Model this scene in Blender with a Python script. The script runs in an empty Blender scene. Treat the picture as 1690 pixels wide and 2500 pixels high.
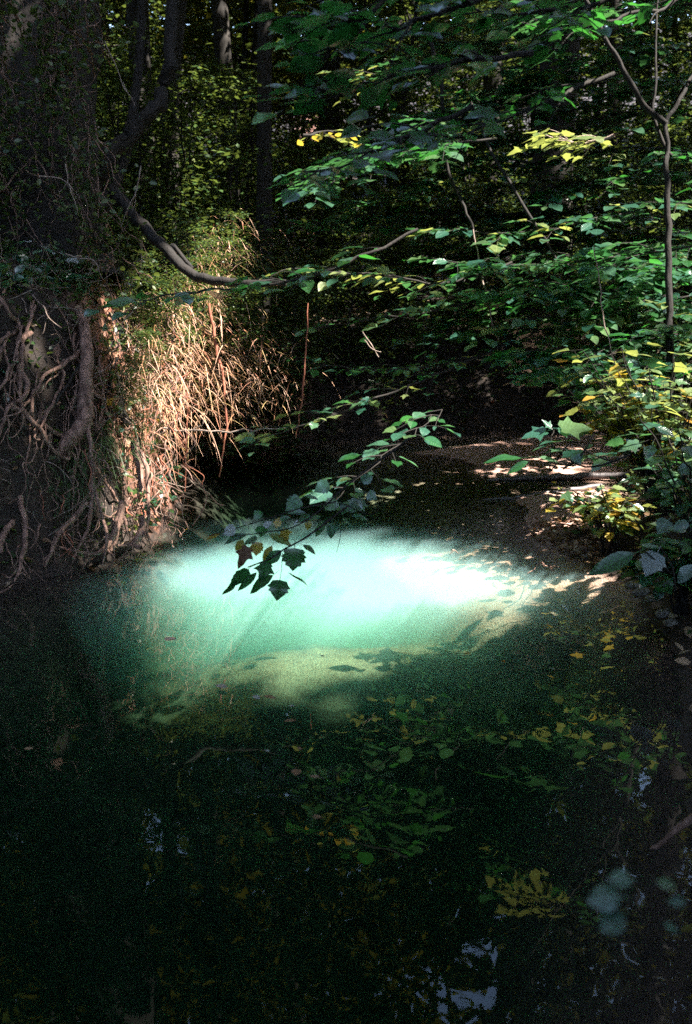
import bpy, math, random
import numpy as np
from mathutils import Vector, Matrix, noise

rng = np.random.default_rng(7)
random.seed(7)
S = bpy.context.scene
R = math.radians
PI = math.pi

# ------------------------------------------------------------------ camera
CAM = Vector((0.0, 0.0, 1.8)); PITCH = R(12.6); F = 2500 * 35 / 36
cd = bpy.data.cameras.new('camera'); cam = bpy.data.objects.new('camera', cd)
S.collection.objects.link(cam)
cam.location = CAM; cam.rotation_euler = (PI / 2 - PITCH, 0, 0)
cd.sensor_fit = 'VERTICAL'; cd.sensor_height = 36; cd.sensor_width = 24; cd.lens = 35
cd.clip_start = 0.05; cd.clip_end = 400
cd.dof.use_dof = True; cd.dof.focus_distance = 6.6; cd.dof.aperture_fstop = 3.2
S.camera = cam

# ------------------------------------------------------------------ light
SUN_EL = R(55); SUN_AZ = R(-20)          # azimuth counted from +X towards +Y
TOSUN = Vector((math.cos(SUN_EL) * math.cos(SUN_AZ), math.cos(SUN_EL) * math.sin(SUN_AZ), math.sin(SUN_EL)))
sl = bpy.data.lights.new('sun', 'SUN'); sl.energy = 5.0; sl.angle = R(0.6); sl.color = (1.0, 0.93, 0.82)
so = bpy.data.objects.new('sun', sl); S.collection.objects.link(so)
so.rotation_euler = (-TOSUN).to_track_quat('-Z', 'Y').to_euler()
so.location = (12, 8, 30)
w = bpy.data.worlds.new('World'); S.world = w; w.use_nodes = True
nt = w.node_tree; nt.nodes.clear()
sky = nt.nodes.new('ShaderNodeTexSky'); sky.sky_type = 'NISHITA'; sky.sun_disc = False
sky.sun_elevation = SUN_EL; sky.sun_rotation = PI / 2 - SUN_AZ
bg = nt.nodes.new('ShaderNodeBackground'); bg.inputs[1].default_value = 0.15
wo = nt.nodes.new('ShaderNodeOutputWorld')
nt.links.new(sky.outputs[0], bg.inputs[0]); nt.links.new(bg.outputs[0], wo.inputs[0])
S.view_settings.view_transform = 'Standard'; S.view_settings.look = 'None'
S.view_settings.exposure = 2.6; S.view_settings.gamma = 1.0; S.view_settings.use_curve_mapping = False
S.render.engine = 'CYCLES'
C = S.cycles
C.max_bounces = 8; C.diffuse_bounces = 3; C.glossy_bounces = 3; C.transmission_bounces = 4
C.volume_bounces = 3; C.transparent_max_bounces = 32
C.sample_clamp_indirect = 6; C.use_denoising = False
C.caustics_reflective = False; C.caustics_refractive = False

# ------------------------------------------------------------------ picture helpers: a ray through a photo pixel meets a real depth
def ray(px, py):
    x = (px - 845) / F; y = (1250 - py) / F
    return Vector((x, math.cos(PITCH) + y * math.sin(PITCH), -math.sin(PITCH) + y * math.cos(PITCH)))
def P(px, py, d):
    return CAM + ray(px, py) * d
def G(px, py, z=0.0):
    r = ray(px, py); return CAM + r * ((z - CAM.z) / r.z)
def sunuv(x, y, z):
    return x - z * TOSUN.x / TOSUN.z, y - z * TOSUN.y / TOSUN.z

# ------------------------------------------------------------------ object helpers
COL = S.collection
def tag(o, label=None, cat=None, group=None, kind=None):
    if label: o['label'] = label
    if cat: o['category'] = cat
    if group: o['group'] = group
    if kind: o['kind'] = kind
    return o
def empty(name, loc, label, cat, group=None):
    o = bpy.data.objects.new(name, None); COL.objects.link(o); o.location = loc
    o.empty_display_size = 0.1
    return tag(o, label, cat, group)
def mesh_np(name, V, Fc, mat, smooth=None):
    """V (n,3) array, Fc (m,3 or 4) int array"""
    V = np.asarray(V, dtype=np.float32); Fc = np.asarray(Fc, dtype=np.int32)
    me = bpy.data.meshes.new(name)
    k = Fc.shape[1]; m = len(Fc)
    me.vertices.add(len(V)); me.vertices.foreach_set('co', V.ravel())
    me.loops.add(m * k); me.loops.foreach_set('vertex_index', Fc.ravel())
    me.polygons.add(m); me.polygons.foreach_set('loop_start', np.arange(0, m * k, k, dtype=np.int32))
    if smooth is not None: me.polygons.foreach_set('use_smooth', np.full(m, bool(smooth), dtype=bool))
    me.update(calc_edges=True)
    if mat: me.materials.append(mat)
    return me
def put(name, me, parent=None, loc=None):
    o = bpy.data.objects.new(name, me); COL.objects.link(o)
    if parent is not None: o.parent = parent
    if loc is not None: o.location = loc
    return o

class MB:
    def __init__(s): s.v = []; s.f = []; s.n = 0
    def add(s, v, f):
        v = np.asarray(v, float); f = np.asarray(f, int)
        s.v.append(v); s.f.append(f + s.n); s.n += len(v)
    def build(s, name, mat, parent=None, smooth=True, origin=(0, 0, 0)):
        me = mesh_np(name, np.vstack(s.v) - np.array(origin), np.vstack(s.f), mat, smooth)
        return put(name, me, parent)

def smooth_path(pts, rad, per=6):
    """Catmull-Rom through pts with radii"""
    pts = [Vector(p) for p in pts]
    if len(pts) == 2: per = max(per, 4)
    A = [pts[0] * 2 - pts[1]] + pts + [pts[-1] * 2 - pts[-2]]
    out = []; ro = []
    for i in range(len(pts) - 1):
        p0, p1, p2, p3 = A[i:i + 4]
        for j in range(per):
            t = j / per
            out.append(0.5 * ((2 * p1) + (p2 - p0) * t + (2 * p0 - 5 * p1 + 4 * p2 - p3) * t * t + (3 * p1 - p0 - 3 * p2 + p3) * t ** 3))
            ro.append(rad[i] * (1 - t) + rad[i + 1] * t)
    out.append(pts[-1]); ro.append(rad[-1])
    return out, ro
def tube(mb, pts, rad, seg=6, rough=0.0, per=6, wob=0.0, seed=0):
    if not isinstance(rad, (list, tuple)): rad = [rad] * len(pts)
    if len(rad) == 2 and len(pts) > 2:
        rad = [rad[0] + (rad[1] - rad[0]) * i / (len(pts) - 1) for i in range(len(pts))]
    c, r = smooth_path(pts, rad, per)
    if wob:
        for i in range(1, len(c) - 1):
            q = c[i] * 9 + Vector((seed * 3.1, 0, 0))
            c[i] = c[i] + Vector((noise.noise(q), noise.noise(q + Vector((7, 0, 0))), noise.noise(q + Vector((0, 7, 0))))) * wob
    n = len(c); V = []; up = Vector((0.3, 0.2, 1)).normalized()
    for i in range(n):
        t = (c[min(i + 1, n - 1)] - c[max(i - 1, 0)]); t = t.normalized() if t.length > 1e-9 else Vector((0, 0, 1))
        a = t.cross(up)
        if a.length < 0.1: a = t.cross(Vector((1, 0, 0)))
        a.normalize(); b = t.cross(a); up = b.cross(t).normalized() if False else up
        for k in range(seg):
            an = 2 * PI * k / seg
            d = a * math.cos(an) + b * math.sin(an)
            rr = r[i]
            if rough:
                q = Vector((math.cos(an) * 2.5, math.sin(an) * 2.5, i * 0.35 + seed))
                rr *= 1 + rough * noise.noise(q) + rough * 0.6 * noise.noise(q * 2.7)
            V.append(c[i] + d * rr)
    Fc = []
    for i in range(n - 1):
        for k in range(seg):
            k2 = (k + 1) % seg
            Fc.append((i * seg + k, i * seg + k2, (i + 1) * seg + k2, (i + 1) * seg + k))
    base = len(V); V.append(c[-1]); V.append(c[0])
    for k in range(seg):
        Fc.append(((n - 1) * seg + k, (n - 1) * seg + (k + 1) % seg, base, base))
    mb.add([tuple(v) for v in V], Fc)
    return c, r
# degenerate cap quads are cleaned by validate in tube_obj
def tube_build(mb, name, mat, parent=None, origin=(0, 0, 0)):
    o = mb.build(name, mat, parent, True, origin); o.data.validate(); return o

# ------------------------------------------------------------------ materials
def new_mat(name):
    m = bpy.data.materials.new(name); m.use_nodes = True
    n = m.node_tree; n.nodes.clear(); return m, n
def N(n, t, **kw):
    x = n.nodes.new(t)
    for k, v in kw.items():
        if k.startswith('i_'):
            x.inputs[int(k[2:]) if k[2:].isdigit() else k[2:]].default_value = v
        else: setattr(x, k, v)
    return x
def ramp(n, stops):
    r = N(n, 'ShaderNodeValToRGB'); e = r.color_ramp.elements
    while len(e) < len(stops): e.new(0.5)
    for i, (p, c) in enumerate(stops):
        e[i].position = p; e[i].color = (*c, 1)
    return r

def leaf_mat(name, cols, trans, tr_mix=0.35, rough=0.36, spec=0.5, veins=False):
    m, n = new_mat(name); L = n.links
    geo = N(n, 'ShaderNodeNewGeometry'); oi = N(n, 'ShaderNodeObjectInfo')
    ad = N(n, 'ShaderNodeMath', operation='ADD'); L.new(geo.outputs['Random Per Island'], ad.inputs[0]); L.new(oi.outputs['Random'], ad.inputs[1])
    fr = N(n, 'ShaderNodeMath', operation='FRACT'); L.new(ad.outputs[0], fr.inputs[0])
    r = ramp(n, [(i / (len(cols) - 1), c) for i, c in enumerate(cols)]); L.new(fr.outputs[0], r.inputs[0])
    tc = N(n, 'ShaderNodeTexCoord'); nz = N(n, 'ShaderNodeTexNoise'); nz.inputs['Scale'].default_value = 6
    L.new(tc.outputs['Object'], nz.inputs['Vector'])
    hs = N(n, 'ShaderNodeHueSaturation'); L.new(r.outputs[0], hs.inputs['Color'])
    mr = N(n, 'ShaderNodeMapRange'); mr.inputs['To Min'].default_value = 0.6; mr.inputs['To Max'].default_value = 1.4
    L.new(nz.outputs['Fac'], mr.inputs['Value']); L.new(mr.outputs[0], hs.inputs['Value'])
    p = N(n, 'ShaderNodeBsdfPrincipled'); p.inputs['Roughness'].default_value = rough
    p.inputs['Specular IOR Level'].default_value = spec
    L.new(hs.outputs[0], p.inputs['Base Color'])
    bp = N(n, 'ShaderNodeBump'); bp.inputs['Strength'].default_value = 0.25; bp.inputs['Distance'].default_value = 0.02
    hgt = nz.outputs['Fac']
    if veins:                                                        # midrib and side veins, in the leaf's own frame
        p.inputs['Coat Weight'].default_value = 0.9; p.inputs['Coat Roughness'].default_value = 0.2
        sp = N(n, 'ShaderNodeSeparateXYZ'); L.new(tc.outputs['Object'], sp.inputs[0])
        def mth(op, a_, b_=None):
            x = N(n, 'ShaderNodeMath', operation=op)
            for i_, v_ in enumerate((a_, b_)):
                if v_ is None: continue
                if isinstance(v_, (int, float)): x.inputs[i_].default_value = v_
                else: L.new(v_, x.inputs[i_])
            return x.outputs[0]
        ax = mth('ABSOLUTE', sp.outputs[0]); ph = mth('SUBTRACT', sp.outputs[1], mth('MULTIPLY', ax, .8))
        vn = mth('POWER', mth('ABSOLUTE', mth('SINE', mth('MULTIPLY', ph, 24.0))), .35)   # sharp grooves
        rb_ = mth('MINIMUM', mth('MULTIPLY', ax, 28.0), 1.0)
        hv = mth('MULTIPLY', vn, rb_); hgt = mth('ADD', mth('MULTIPLY', hv, 1.2), nz.outputs['Fac'])
        bp.inputs['Strength'].default_value = 0.3; bp.inputs['Distance'].default_value = 0.006
        hm = mth('MULTIPLY', mth('ADD', mth('MULTIPLY', mth('SUBTRACT', 1.0, hv), .2), 1.0), mr.outputs[0]); L.new(hm, hs.inputs['Value'])
    L.new(hgt, bp.inputs['Height']); L.new(bp.outputs[0], p.inputs['Normal'])
    t = N(n, 'ShaderNodeBsdfTranslucent')
    mx = N(n, 'ShaderNodeMix', data_type='RGBA', blend_type='MIX'); mx.inputs[0].default_value = 0.25
    mx.inputs[6].default_value = (*trans, 1); L.new(hs.outputs[0], mx.inputs[7]); L.new(mx.outputs[2], t.inputs['Color'])
    s = N(n, 'ShaderNodeMixShader'); s.inputs[0].default_value = tr_mix
    L.new(p.outputs[0], s.inputs[1]); L.new(t.outputs[0], s.inputs[2])
    o = N(n, 'ShaderNodeOutputMaterial'); L.new(s.outputs[0], o.inputs[0]); return m
def bark_mat(name, c1, c2, scale=20, rough=0.85, bump=0.5, stretch=0.25):
    m, n = new_mat(name); L = n.links
    tc = N(n, 'ShaderNodeTexCoord'); mp = N(n, 'ShaderNodeMapping'); mp.inputs['Scale'].default_value = (1, 1, stretch)
    L.new(tc.outputs['Object'], mp.inputs[0])
    nz = N(n, 'ShaderNodeTexNoise'); nz.inputs['Scale'].default_value = scale; nz.inputs['Detail'].default_value = 6; nz.inputs['Roughness'].default_value = 0.7
    L.new(mp.outputs[0], nz.inputs['Vector'])
    r = ramp(n, [(0.35, c1), (0.65, c2)]); L.new(nz.outputs['Fac'], r.inputs[0])
    p = N(n, 'ShaderNodeBsdfPrincipled'); p.inputs['Roughness'].default_value = rough; L.new(r.outputs[0], p.inputs['Base Color'])
    bp = N(n, 'ShaderNodeBump'); bp.inputs['Strength'].default_value = bump; bp.inputs['Distance'].default_value = 0.02
    L.new(nz.outputs['Fac'], bp.inputs['Height']); L.new(bp.outputs[0], p.inputs['Normal'])
    o = N(n, 'ShaderNodeOutputMaterial'); L.new(p.outputs[0], o.inputs[0]); return m

M = {}
GR = [(0.020, 0.075, 0.052), (0.032, 0.095, 0.065), (0.045, 0.115, 0.07), (0.075, 0.135, 0.05)]
M['leaf'] = leaf_mat('broad_leaf', GR, (0.08, 0.26, 0.06), 0.30, 0.26, 1.0, veins=True)
M['leaf_dark'] = leaf_mat('dark_leaf', [(0.010, 0.055, 0.012), (0.015, 0.08, 0.02), (0.02, 0.10, 0.03)], (0.05, 0.26, 0.03), 0.4, 0.38, veins=True)
M['leaf_pale'] = leaf_mat('pale_leaf', [(0.09, 0.15, 0.05), (0.13, 0.18, 0.06), (0.16, 0.2, 0.08)], (0.36, 0.40, 0.08), 0.4, 0.4, veins=True)  # sunlight on the leaf is put into this paler colour
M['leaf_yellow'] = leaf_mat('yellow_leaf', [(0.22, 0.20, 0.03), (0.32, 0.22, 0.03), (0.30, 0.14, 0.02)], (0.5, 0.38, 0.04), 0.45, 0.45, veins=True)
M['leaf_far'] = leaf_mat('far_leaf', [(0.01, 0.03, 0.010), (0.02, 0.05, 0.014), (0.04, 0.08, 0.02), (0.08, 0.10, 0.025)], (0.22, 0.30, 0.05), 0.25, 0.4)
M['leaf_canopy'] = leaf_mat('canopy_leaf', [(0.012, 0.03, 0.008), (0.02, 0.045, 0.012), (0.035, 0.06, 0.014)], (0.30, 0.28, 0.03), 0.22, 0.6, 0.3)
M['leaf_dead'] = leaf_mat('dead_leaf', [(0.12, 0.06, 0.03), (0.25, 0.15, 0.08), (0.35, 0.27, 0.18), (0.10, 0.04, 0.02)], (0.3, 0.15, 0.05), 0.15, 0.5)
M['leaf_white'] = leaf_mat('grey_leaf', [(0.22, 0.25, 0.25), (0.30, 0.33, 0.33)], (0.3, 0.3, 0.3), 0.15, 0.35, veins=True)
M['straw'] = leaf_mat('straw', [(0.60, 0.34, 0.22), (0.70, 0.46, 0.33), (0.50, 0.20, 0.12), (0.44, 0.32, 0.14)], (0.4, 0.28, 0.1), 0.3, 0.6)
M['grass'] = leaf_mat('grass_blade', [(0.03, 0.07, 0.02), (0.05, 0.1, 0.03)], (0.1, 0.2, 0.03), 0.3, 0.5)
M['bark'] = bark_mat('dark_bark', (0.003, 0.0022, 0.002), (0.012, 0.0075, 0.006), 16, bump=1.0)
M['bark_far'] = bark_mat('far_bark', (0.006, 0.005, 0.0045), (0.03, 0.024, 0.02), 10)
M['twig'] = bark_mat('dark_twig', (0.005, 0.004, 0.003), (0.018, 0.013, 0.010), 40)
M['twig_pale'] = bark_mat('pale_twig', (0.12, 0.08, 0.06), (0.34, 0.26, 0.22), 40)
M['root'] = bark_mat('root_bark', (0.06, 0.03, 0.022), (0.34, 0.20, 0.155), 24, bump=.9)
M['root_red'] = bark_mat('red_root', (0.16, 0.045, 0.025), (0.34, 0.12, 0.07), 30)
M['log'] = bark_mat('wet_log', (0.05, 0.045, 0.05), (0.22, 0.19, 0.19), 18, rough=0.45)

# ground: soil colours by place, the reddish clay brightened where the bank is sunlit
def ground_mat():
    m, n = new_mat('creek_ground'); L = n.links
    geo = N(n, 'ShaderNodeNewGeometry')
    at = N(n, 'ShaderNodeAttribute', attribute_name='sand')
    n1 = N(n, 'ShaderNodeTexNoise'); n1.inputs['Scale'].default_value = 9; n1.inputs['Detail'].default_value = 8; n1.inputs['Roughness'].default_value = 0.65
    L.new(geo.outputs['Position'], n1.inputs['Vector'])
    n2 = N(n, 'ShaderNodeTexNoise'); n2.inputs['Scale'].default_value = 90; n2.inputs['Detail'].default_value = 5
    L.new(geo.outputs['Position'], n2.inputs['Vector'])
    sand = ramp(n, [(0.30, (0.34, 0.18, 0.13)), (0.5, (0.55, 0.34, 0.27)), (0.7, (0.66, 0.46, 0.39))]); L.new(n1.outputs['Fac'], sand.inputs[0])
    soil = ramp(n, [(0.3, (0.008, 0.005, 0.004)), (0.55, (0.025, 0.015, 0.011)), (0.75, (0.06, 0.035, 0.022))]); L.new(n1.outputs['Fac'], soil.inputs[0])
    speck = ramp(n, [(0.36, (0.25, 0.25, 0.25)), (0.5, (1, 1, 1))]); L.new(n2.outputs['Fac'], speck.inputs[0])
    sm = N(n, 'ShaderNodeMix', data_type='RGBA', blend_type='MULTIPLY'); sm.inputs[0].default_value = 0.7
    L.new(sand.outputs[0], sm.inputs[6]); L.new(speck.outputs[0], sm.inputs[7])
    mx = N(n, 'ShaderNodeMix', data_type='RGBA'); L.new(at.outputs['Fac'], mx.inputs[0])
    ac = N(n, 'ShaderNodeAttribute', attribute_name='clay')
    cl = ramp(n, [(0.34, (0.05, 0.02, 0.014)), (0.5, (0.22, 0.095, 0.06)), (0.68, (0.46, 0.24, 0.16))]); L.new(n1.outputs['Fac'], cl.inputs[0])
    mc = N(n, 'ShaderNodeMix', data_type='RGBA'); L.new(ac.outputs['Fac'], mc.inputs[0]); L.new(soil.outputs[0], mc.inputs[6]); L.new(cl.outputs[0], mc.inputs[7])
    L.new(mc.outputs[2], mx.inputs[6]); L.new(sm.outputs[2], mx.inputs[7])
    p = N(n, 'ShaderNodeBsdfPrincipled'); p.inputs['Roughness'].default_value = 0.75
    L.new(mx.outputs[2], p.inputs['Base Color'])
    bp = N(n, 'ShaderNodeBump'); bp.inputs['Strength'].default_value = 0.7; bp.inputs['Distance'].default_value = 0.03
    ad = N(n, 'ShaderNodeMath', operation='ADD'); L.new(n1.outputs['Fac'], ad.inputs[0]); L.new(n2.outputs['Fac'], ad.inputs[1])
    L.new(ad.outputs[0], bp.inputs['Height']); L.new(bp.outputs[0], p.inputs['Normal'])
    o = N(n, 'ShaderNodeOutputMaterial'); L.new(p.outputs[0], o.inputs[0]); return m
M['ground'] = ground_mat()

def water_mat():
    m, n = new_mat('silty_water'); L = n.links
    tr = N(n, 'ShaderNodeBsdfTransparent')
    gl = N(n, 'ShaderNodeBsdfGlossy'); gl.inputs['Roughness'].default_value = 0.015
    fr = N(n, 'ShaderNodeFresnel'); fr.inputs['IOR'].default_value = 1.33
    geo = N(n, 'ShaderNodeNewGeometry'); mp = N(n, 'ShaderNodeMapping'); mp.inputs['Scale'].default_value = (1, 0.55, 1)
    L.new(geo.outputs['Position'], mp.inputs[0])
    nz = N(n, 'ShaderNodeTexNoise'); nz.inputs['Scale'].default_value = 2.2; nz.inputs['Detail'].default_value = 3
    L.new(mp.outputs[0], nz.inputs['Vector'])
    bp = N(n, 'ShaderNodeBump'); bp.inputs['Strength'].default_value = 1.0; bp.inputs['Distance'].default_value = 0.0035
    L.new(nz.outputs['Fac'], bp.inputs['Height'])
    L.new(bp.outputs[0], gl.inputs['Normal']); L.new(bp.outputs[0], fr.inputs['Normal'])
    ms = N(n, 'ShaderNodeMixShader'); L.new(fr.outputs[0], ms.inputs[0]); L.new(tr.outputs[0], ms.inputs[1]); L.new(gl.outputs[0], ms.inputs[2])
    o = N(n, 'ShaderNodeOutputMaterial'); L.new(ms.outputs[0], o.inputs['Surface'])
    volume(n, o, (0.70, 0.92, 0.85), 0.012, (0.30, 0.72, 0.50), 1.25)
    return m
def volume(n, o, sc_, sd, ac, ad):
    L = n.links
    sc = N(n, 'ShaderNodeVolumeScatter'); sc.inputs['Color'].default_value = (*sc_, 1); sc.inputs['Density'].default_value = sd
    sc.inputs['Anisotropy'].default_value = 0.2
    ab = N(n, 'ShaderNodeVolumeAbsorption'); ab.inputs['Color'].default_value = (*ac, 1); ab.inputs['Density'].default_value = ad
    ads = N(n, 'ShaderNodeAddShader'); L.new(sc.outputs[0], ads.inputs[0]); L.new(ab.outputs[0], ads.inputs[1])
    L.new(ads.outputs[0], o.inputs['Volume'])
def silt_mat(name, sd):
    m, n = new_mat(name); o = N(n, 'ShaderNodeOutputMaterial')
    volume(n, o, (0.58, 0.90, 1.0), sd, (0.22, 0.90, 0.93), 0.20 * sd); return m
M['water'] = water_mat()

# ------------------------------------------------------------------ ground sheet
def poly(px): return np.array([tuple(G(a, b))[:2] for a, b in px])
water_far = poly([(0, 1432), (150, 1405), (300, 1352), (350, 1330), (400, 1290), (440, 1235), (450, 1180), (480, 1120), (560, 1096), (700, 1084)])
right_edge = poly([(1500, 1072), (1510, 1150), (1500, 1215), (1430, 1290), (1330, 1318), (1430, 1372), (1530, 1430), (1600, 1500), (1640, 1600), (1655, 1720), (1665, 1900), (1672, 2100), (1680, 2300), (1690, 2500)])
U = np.vstack([[(-3.2, 0.8), (-3.0, 3.0), (-2.7, 4.6)], water_far, poly([(850, 1070), (1100, 1062), (1300, 1062)]), right_edge, [(0.85, 1.4), (0.6, 0.9), (-1.0, 0.6)]])
sandA = poly([(1010, 1108), (1120, 1092), (1300, 1068), (1560, 1060), (1580, 1170), (1400, 1166), (1240, 1166), (1150, 1152), (1180, 1138), (1120, 1120)])
sandB = poly([(1250, 1214), (1400, 1190), (1560, 1180), (1580, 1330), (1460, 1352), (1350, 1325), (1310, 1300), (1290, 1275), (1300, 1245), (1268, 1232)])
def sdf(poly_, X, Y):
    d2 = np.full(X.shape, 1e9); ins = np.zeros(X.shape, bool)
    n = len(poly_)
    for i in range(n):
        ax, ay = poly_[i]; bx, by = poly_[(i + 1) % n]
        ex, ey = bx - ax, by - ay
        t = np.clip(((X - ax) * ex + (Y - ay) * ey) / (ex * ex + ey * ey + 1e-12), 0, 1)
        d2 = np.minimum(d2, (X - ax - t * ex) ** 2 + (Y - ay - t * ey) ** 2)
        c = ((ay > Y) != (by > Y)) & (X < (bx - ax) * (Y - ay) / (by - ay + 1e-12) + ax)
        ins ^= c
    return np.sqrt(d2) * np.where(ins, -1, 1)
def vnoise(X, Y, s, seed=0, oct=4):
    """value noise, numpy"""
    out = np.zeros(np.shape(X)); amp = 1; tot = 0
    for o in range(oct):
        x = X * s + 17.3 * seed + 5.1 * o; y = Y * s - 9.7 * seed + 3.3 * o
        xi = np.floor(x).astype(np.int64); yi = np.floor(y).astype(np.int64); fx = x - xi; fy = y - yi
        fx = fx * fx * (3 - 2 * fx); fy = fy * fy * (3 - 2 * fy)
        def h(a, b):
            k = (a * 374761393 + b * 668265263 + o * 1274126177) & 0x7fffffff
            k = ((k ^ (k >> 13)) * 1274126177) & 0x7fffffff
            return ((k ^ (k >> 16)) & 0xffff) / 65535.0
        v = (h(xi, yi) * (1 - fx) + h(xi + 1, yi) * fx) * (1 - fy) + (h(xi, yi + 1) * (1 - fx) + h(xi + 1, yi + 1) * fx) * fy
        out += amp * (v * 2 - 1); tot += amp; amp *= 0.5; s *= 2
    return out / tot
def sst(x): x = np.clip(x, 0, 1); return x * x * (3 - 2 * x)
def height(X, Y):
    X = np.asarray(X, float); Y = np.asarray(Y, float)
    jx = vnoise(X, Y, 2.2, 1) * 0.10; jy = vnoise(X, Y, 2.2, 2) * 0.10
    dU = sdf(U, X + jx, Y + jy)
    wl = sst((-0.1 - X) / 0.9 + 0.15) * sst((13.0 - Y) / 4.0 + 0.25)       # the left bank
    Hb = 1.65 * wl + 0.45 * (1 - wl) * sst((11.8 - Y) / 1.0) + 1.0 * (1 - wl) * sst((Y - 10.8) / 1.0)
    Wb = 0.55 * wl + 1.3 * (1 - wl)
    sl = 0.34 * wl + 0.12 * (1 - wl)
    dd = np.maximum(dU, 0)
    bank = Hb * sst(dd / Wb) + sl * np.minimum(dd, 8) + vnoise(X, Y, 1.5, 3) * 0.16 * sst(dd / 0.4) + vnoise(X, Y, 6, 4) * 0.05 * sst(dd / 0.2)
    depth = -(1.35 * sst(-dU / 1.5)) + vnoise(X, Y, 1.2, 5) * 0.05 * sst(-dU / 0.6) - 0.02
    sA = sdf(sandA, X + jx * 0.9 + vnoise(X, Y, 9, 8) * 0.03, Y + jy * 1.5); sB = sdf(sandB, X + jx * 0.7 + vnoise(X, Y, 9, 8) * 0.03, Y + jy * 0.7)
    s = np.minimum(sA, sB)
    sand = np.where(s < 0, np.minimum(-s * 0.25, 0.05) + vnoise(X, Y, 7, 6) * 0.012 * sst(-s / 0.2), -s * 0.16)
    sand = np.where(s < 0, sand, -np.minimum(s * 0.16, 0.3) - np.maximum(s - 1.2, 0) * 0.9)
    ins = np.maximum(depth, sand)
    h = np.where(dU < 0, ins, np.maximum(bank, np.where(s < 0.2, sand, -9)))
    rx_ = np.clip(((X + .3) / 1.5), 0, 1); ryc = 5.62 + .25 * rx_                       # low underwater sand ridge added for the amber rim of the sun patch
    rd = np.sqrt((X - np.clip(X, -.25, 1.2)) ** 2 * .6 + (Y - ryc) ** 2)
    ridge = -.38 - .3 * np.maximum(rd - .10, 0) ** 1.2 + vnoise(X, Y, 3, 9) * .04
    h = np.where((dU < -.2), np.maximum(h, ridge), h)
    h = h + 0.32 * np.maximum(np.sqrt((X * .9) ** 2 + (Y - 5) ** 2) - 21, 0) * sst((np.sqrt(X ** 2 + Y ** 2) - 20) / 6)  # rise all round, added to shut off the bright horizon sky
    sw = sst((0.10 - s) / 0.08) * sst((0.25 - dU) / 0.3)
    sw = np.maximum(sw, np.where((dU < -.2) & (rd < .5), .8 - 1.4 * rd, 0))
    sw = np.maximum(sw, np.where(dU < 0, np.clip(1.25 - np.maximum(s, 0) * .55, 0.04, 1), 0.0))
    return h, sw, dU
def on_bank(px, py, off=.06, k0=5.2, k1=11.5):
    r = ray(px, py); k = np.arange(k0, k1, .04); X = CAM.x + r.x * k; Y = CAM.y + r.y * k; Z = CAM.z + r.z * k
    hit = np.nonzero(height(X, Y)[0] > Z)[0]
    return None if len(hit) == 0 else CAM + r * (k[hit[0]] - off)
def H1(x, y): return float(height(np.array([x]), np.array([y]))[0][0])

xs = np.concatenate([np.arange(-60, -6, 1.5), np.arange(-6, -2.6, 0.12), np.arange(-2.6, 3.4, 0.035), np.arange(3.4, 7, 0.12), np.arange(7, 60.1, 1.5)])
ys = np.concatenate([np.arange(-30, 0, 1.5), np.arange(0, 4.5, 0.08), np.arange(4.5, 12.5, 0.035), np.arange(12.5, 18, 0.15), np.arange(18, 90, 1.5)])
XX, YY = np.meshgrid(xs, ys); HH, SW, _ = height(XX, YY)
nx, ny = len(xs), len(ys)
idx = np.arange(nx * ny).reshape(ny, nx)
Fq = np.stack([idx[:-1, :-1], idx[:-1, 1:], idx[1:, 1:], idx[1:, :-1]], -1).reshape(-1, 4)
me = mesh_np('ground', np.stack([XX, YY, HH], -1).reshape(-1, 3), Fq, M['ground'], True)
a = me.attributes.new('sand', 'FLOAT', 'POINT'); a.data.foreach_set('value', SW.ravel().astype(np.float32))
sunlit_clay = (sst((-0.3 - XX) / .6) * sst((XX + 2.6) / .9) * sst((YY - 6.9) / .6) * (HH > 0.02)).ravel()  # brighter reddish clay colour laid over the sunlit part of the bank
a = me.attributes.new('clay', 'FLOAT', 'POINT'); a.data.foreach_set('value', sunlit_clay.astype(np.float32))
ground = tag(put('ground', me), 'dark creek banks with pinkish sand bars around the pool', kind='structure')

# water: one closed body, its surface at z = 0
wx0, wx1, wy0, wy1 = -6.0, 5.0, -0.5, 13.4
mb = MB()
mb.add([(wx0, wy0, -2.2), (wx1, wy0, -2.2), (wx1, wy1, -2.2), (wx0, wy1, -2.2), (wx0, wy0, 0), (wx1, wy0, 0), (wx1, wy1, 0), (wx0, wy1, 0)],
       [(0, 3, 2, 1), (4, 5, 6, 7), (0, 1, 5, 4), (1, 2, 6, 5), (2, 3, 7, 6), (3, 0, 4, 7)])
tag(mb.build('water', M['water'], None, False), 'still silty green creek water with a sunlit milky patch', kind='structure')

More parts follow.
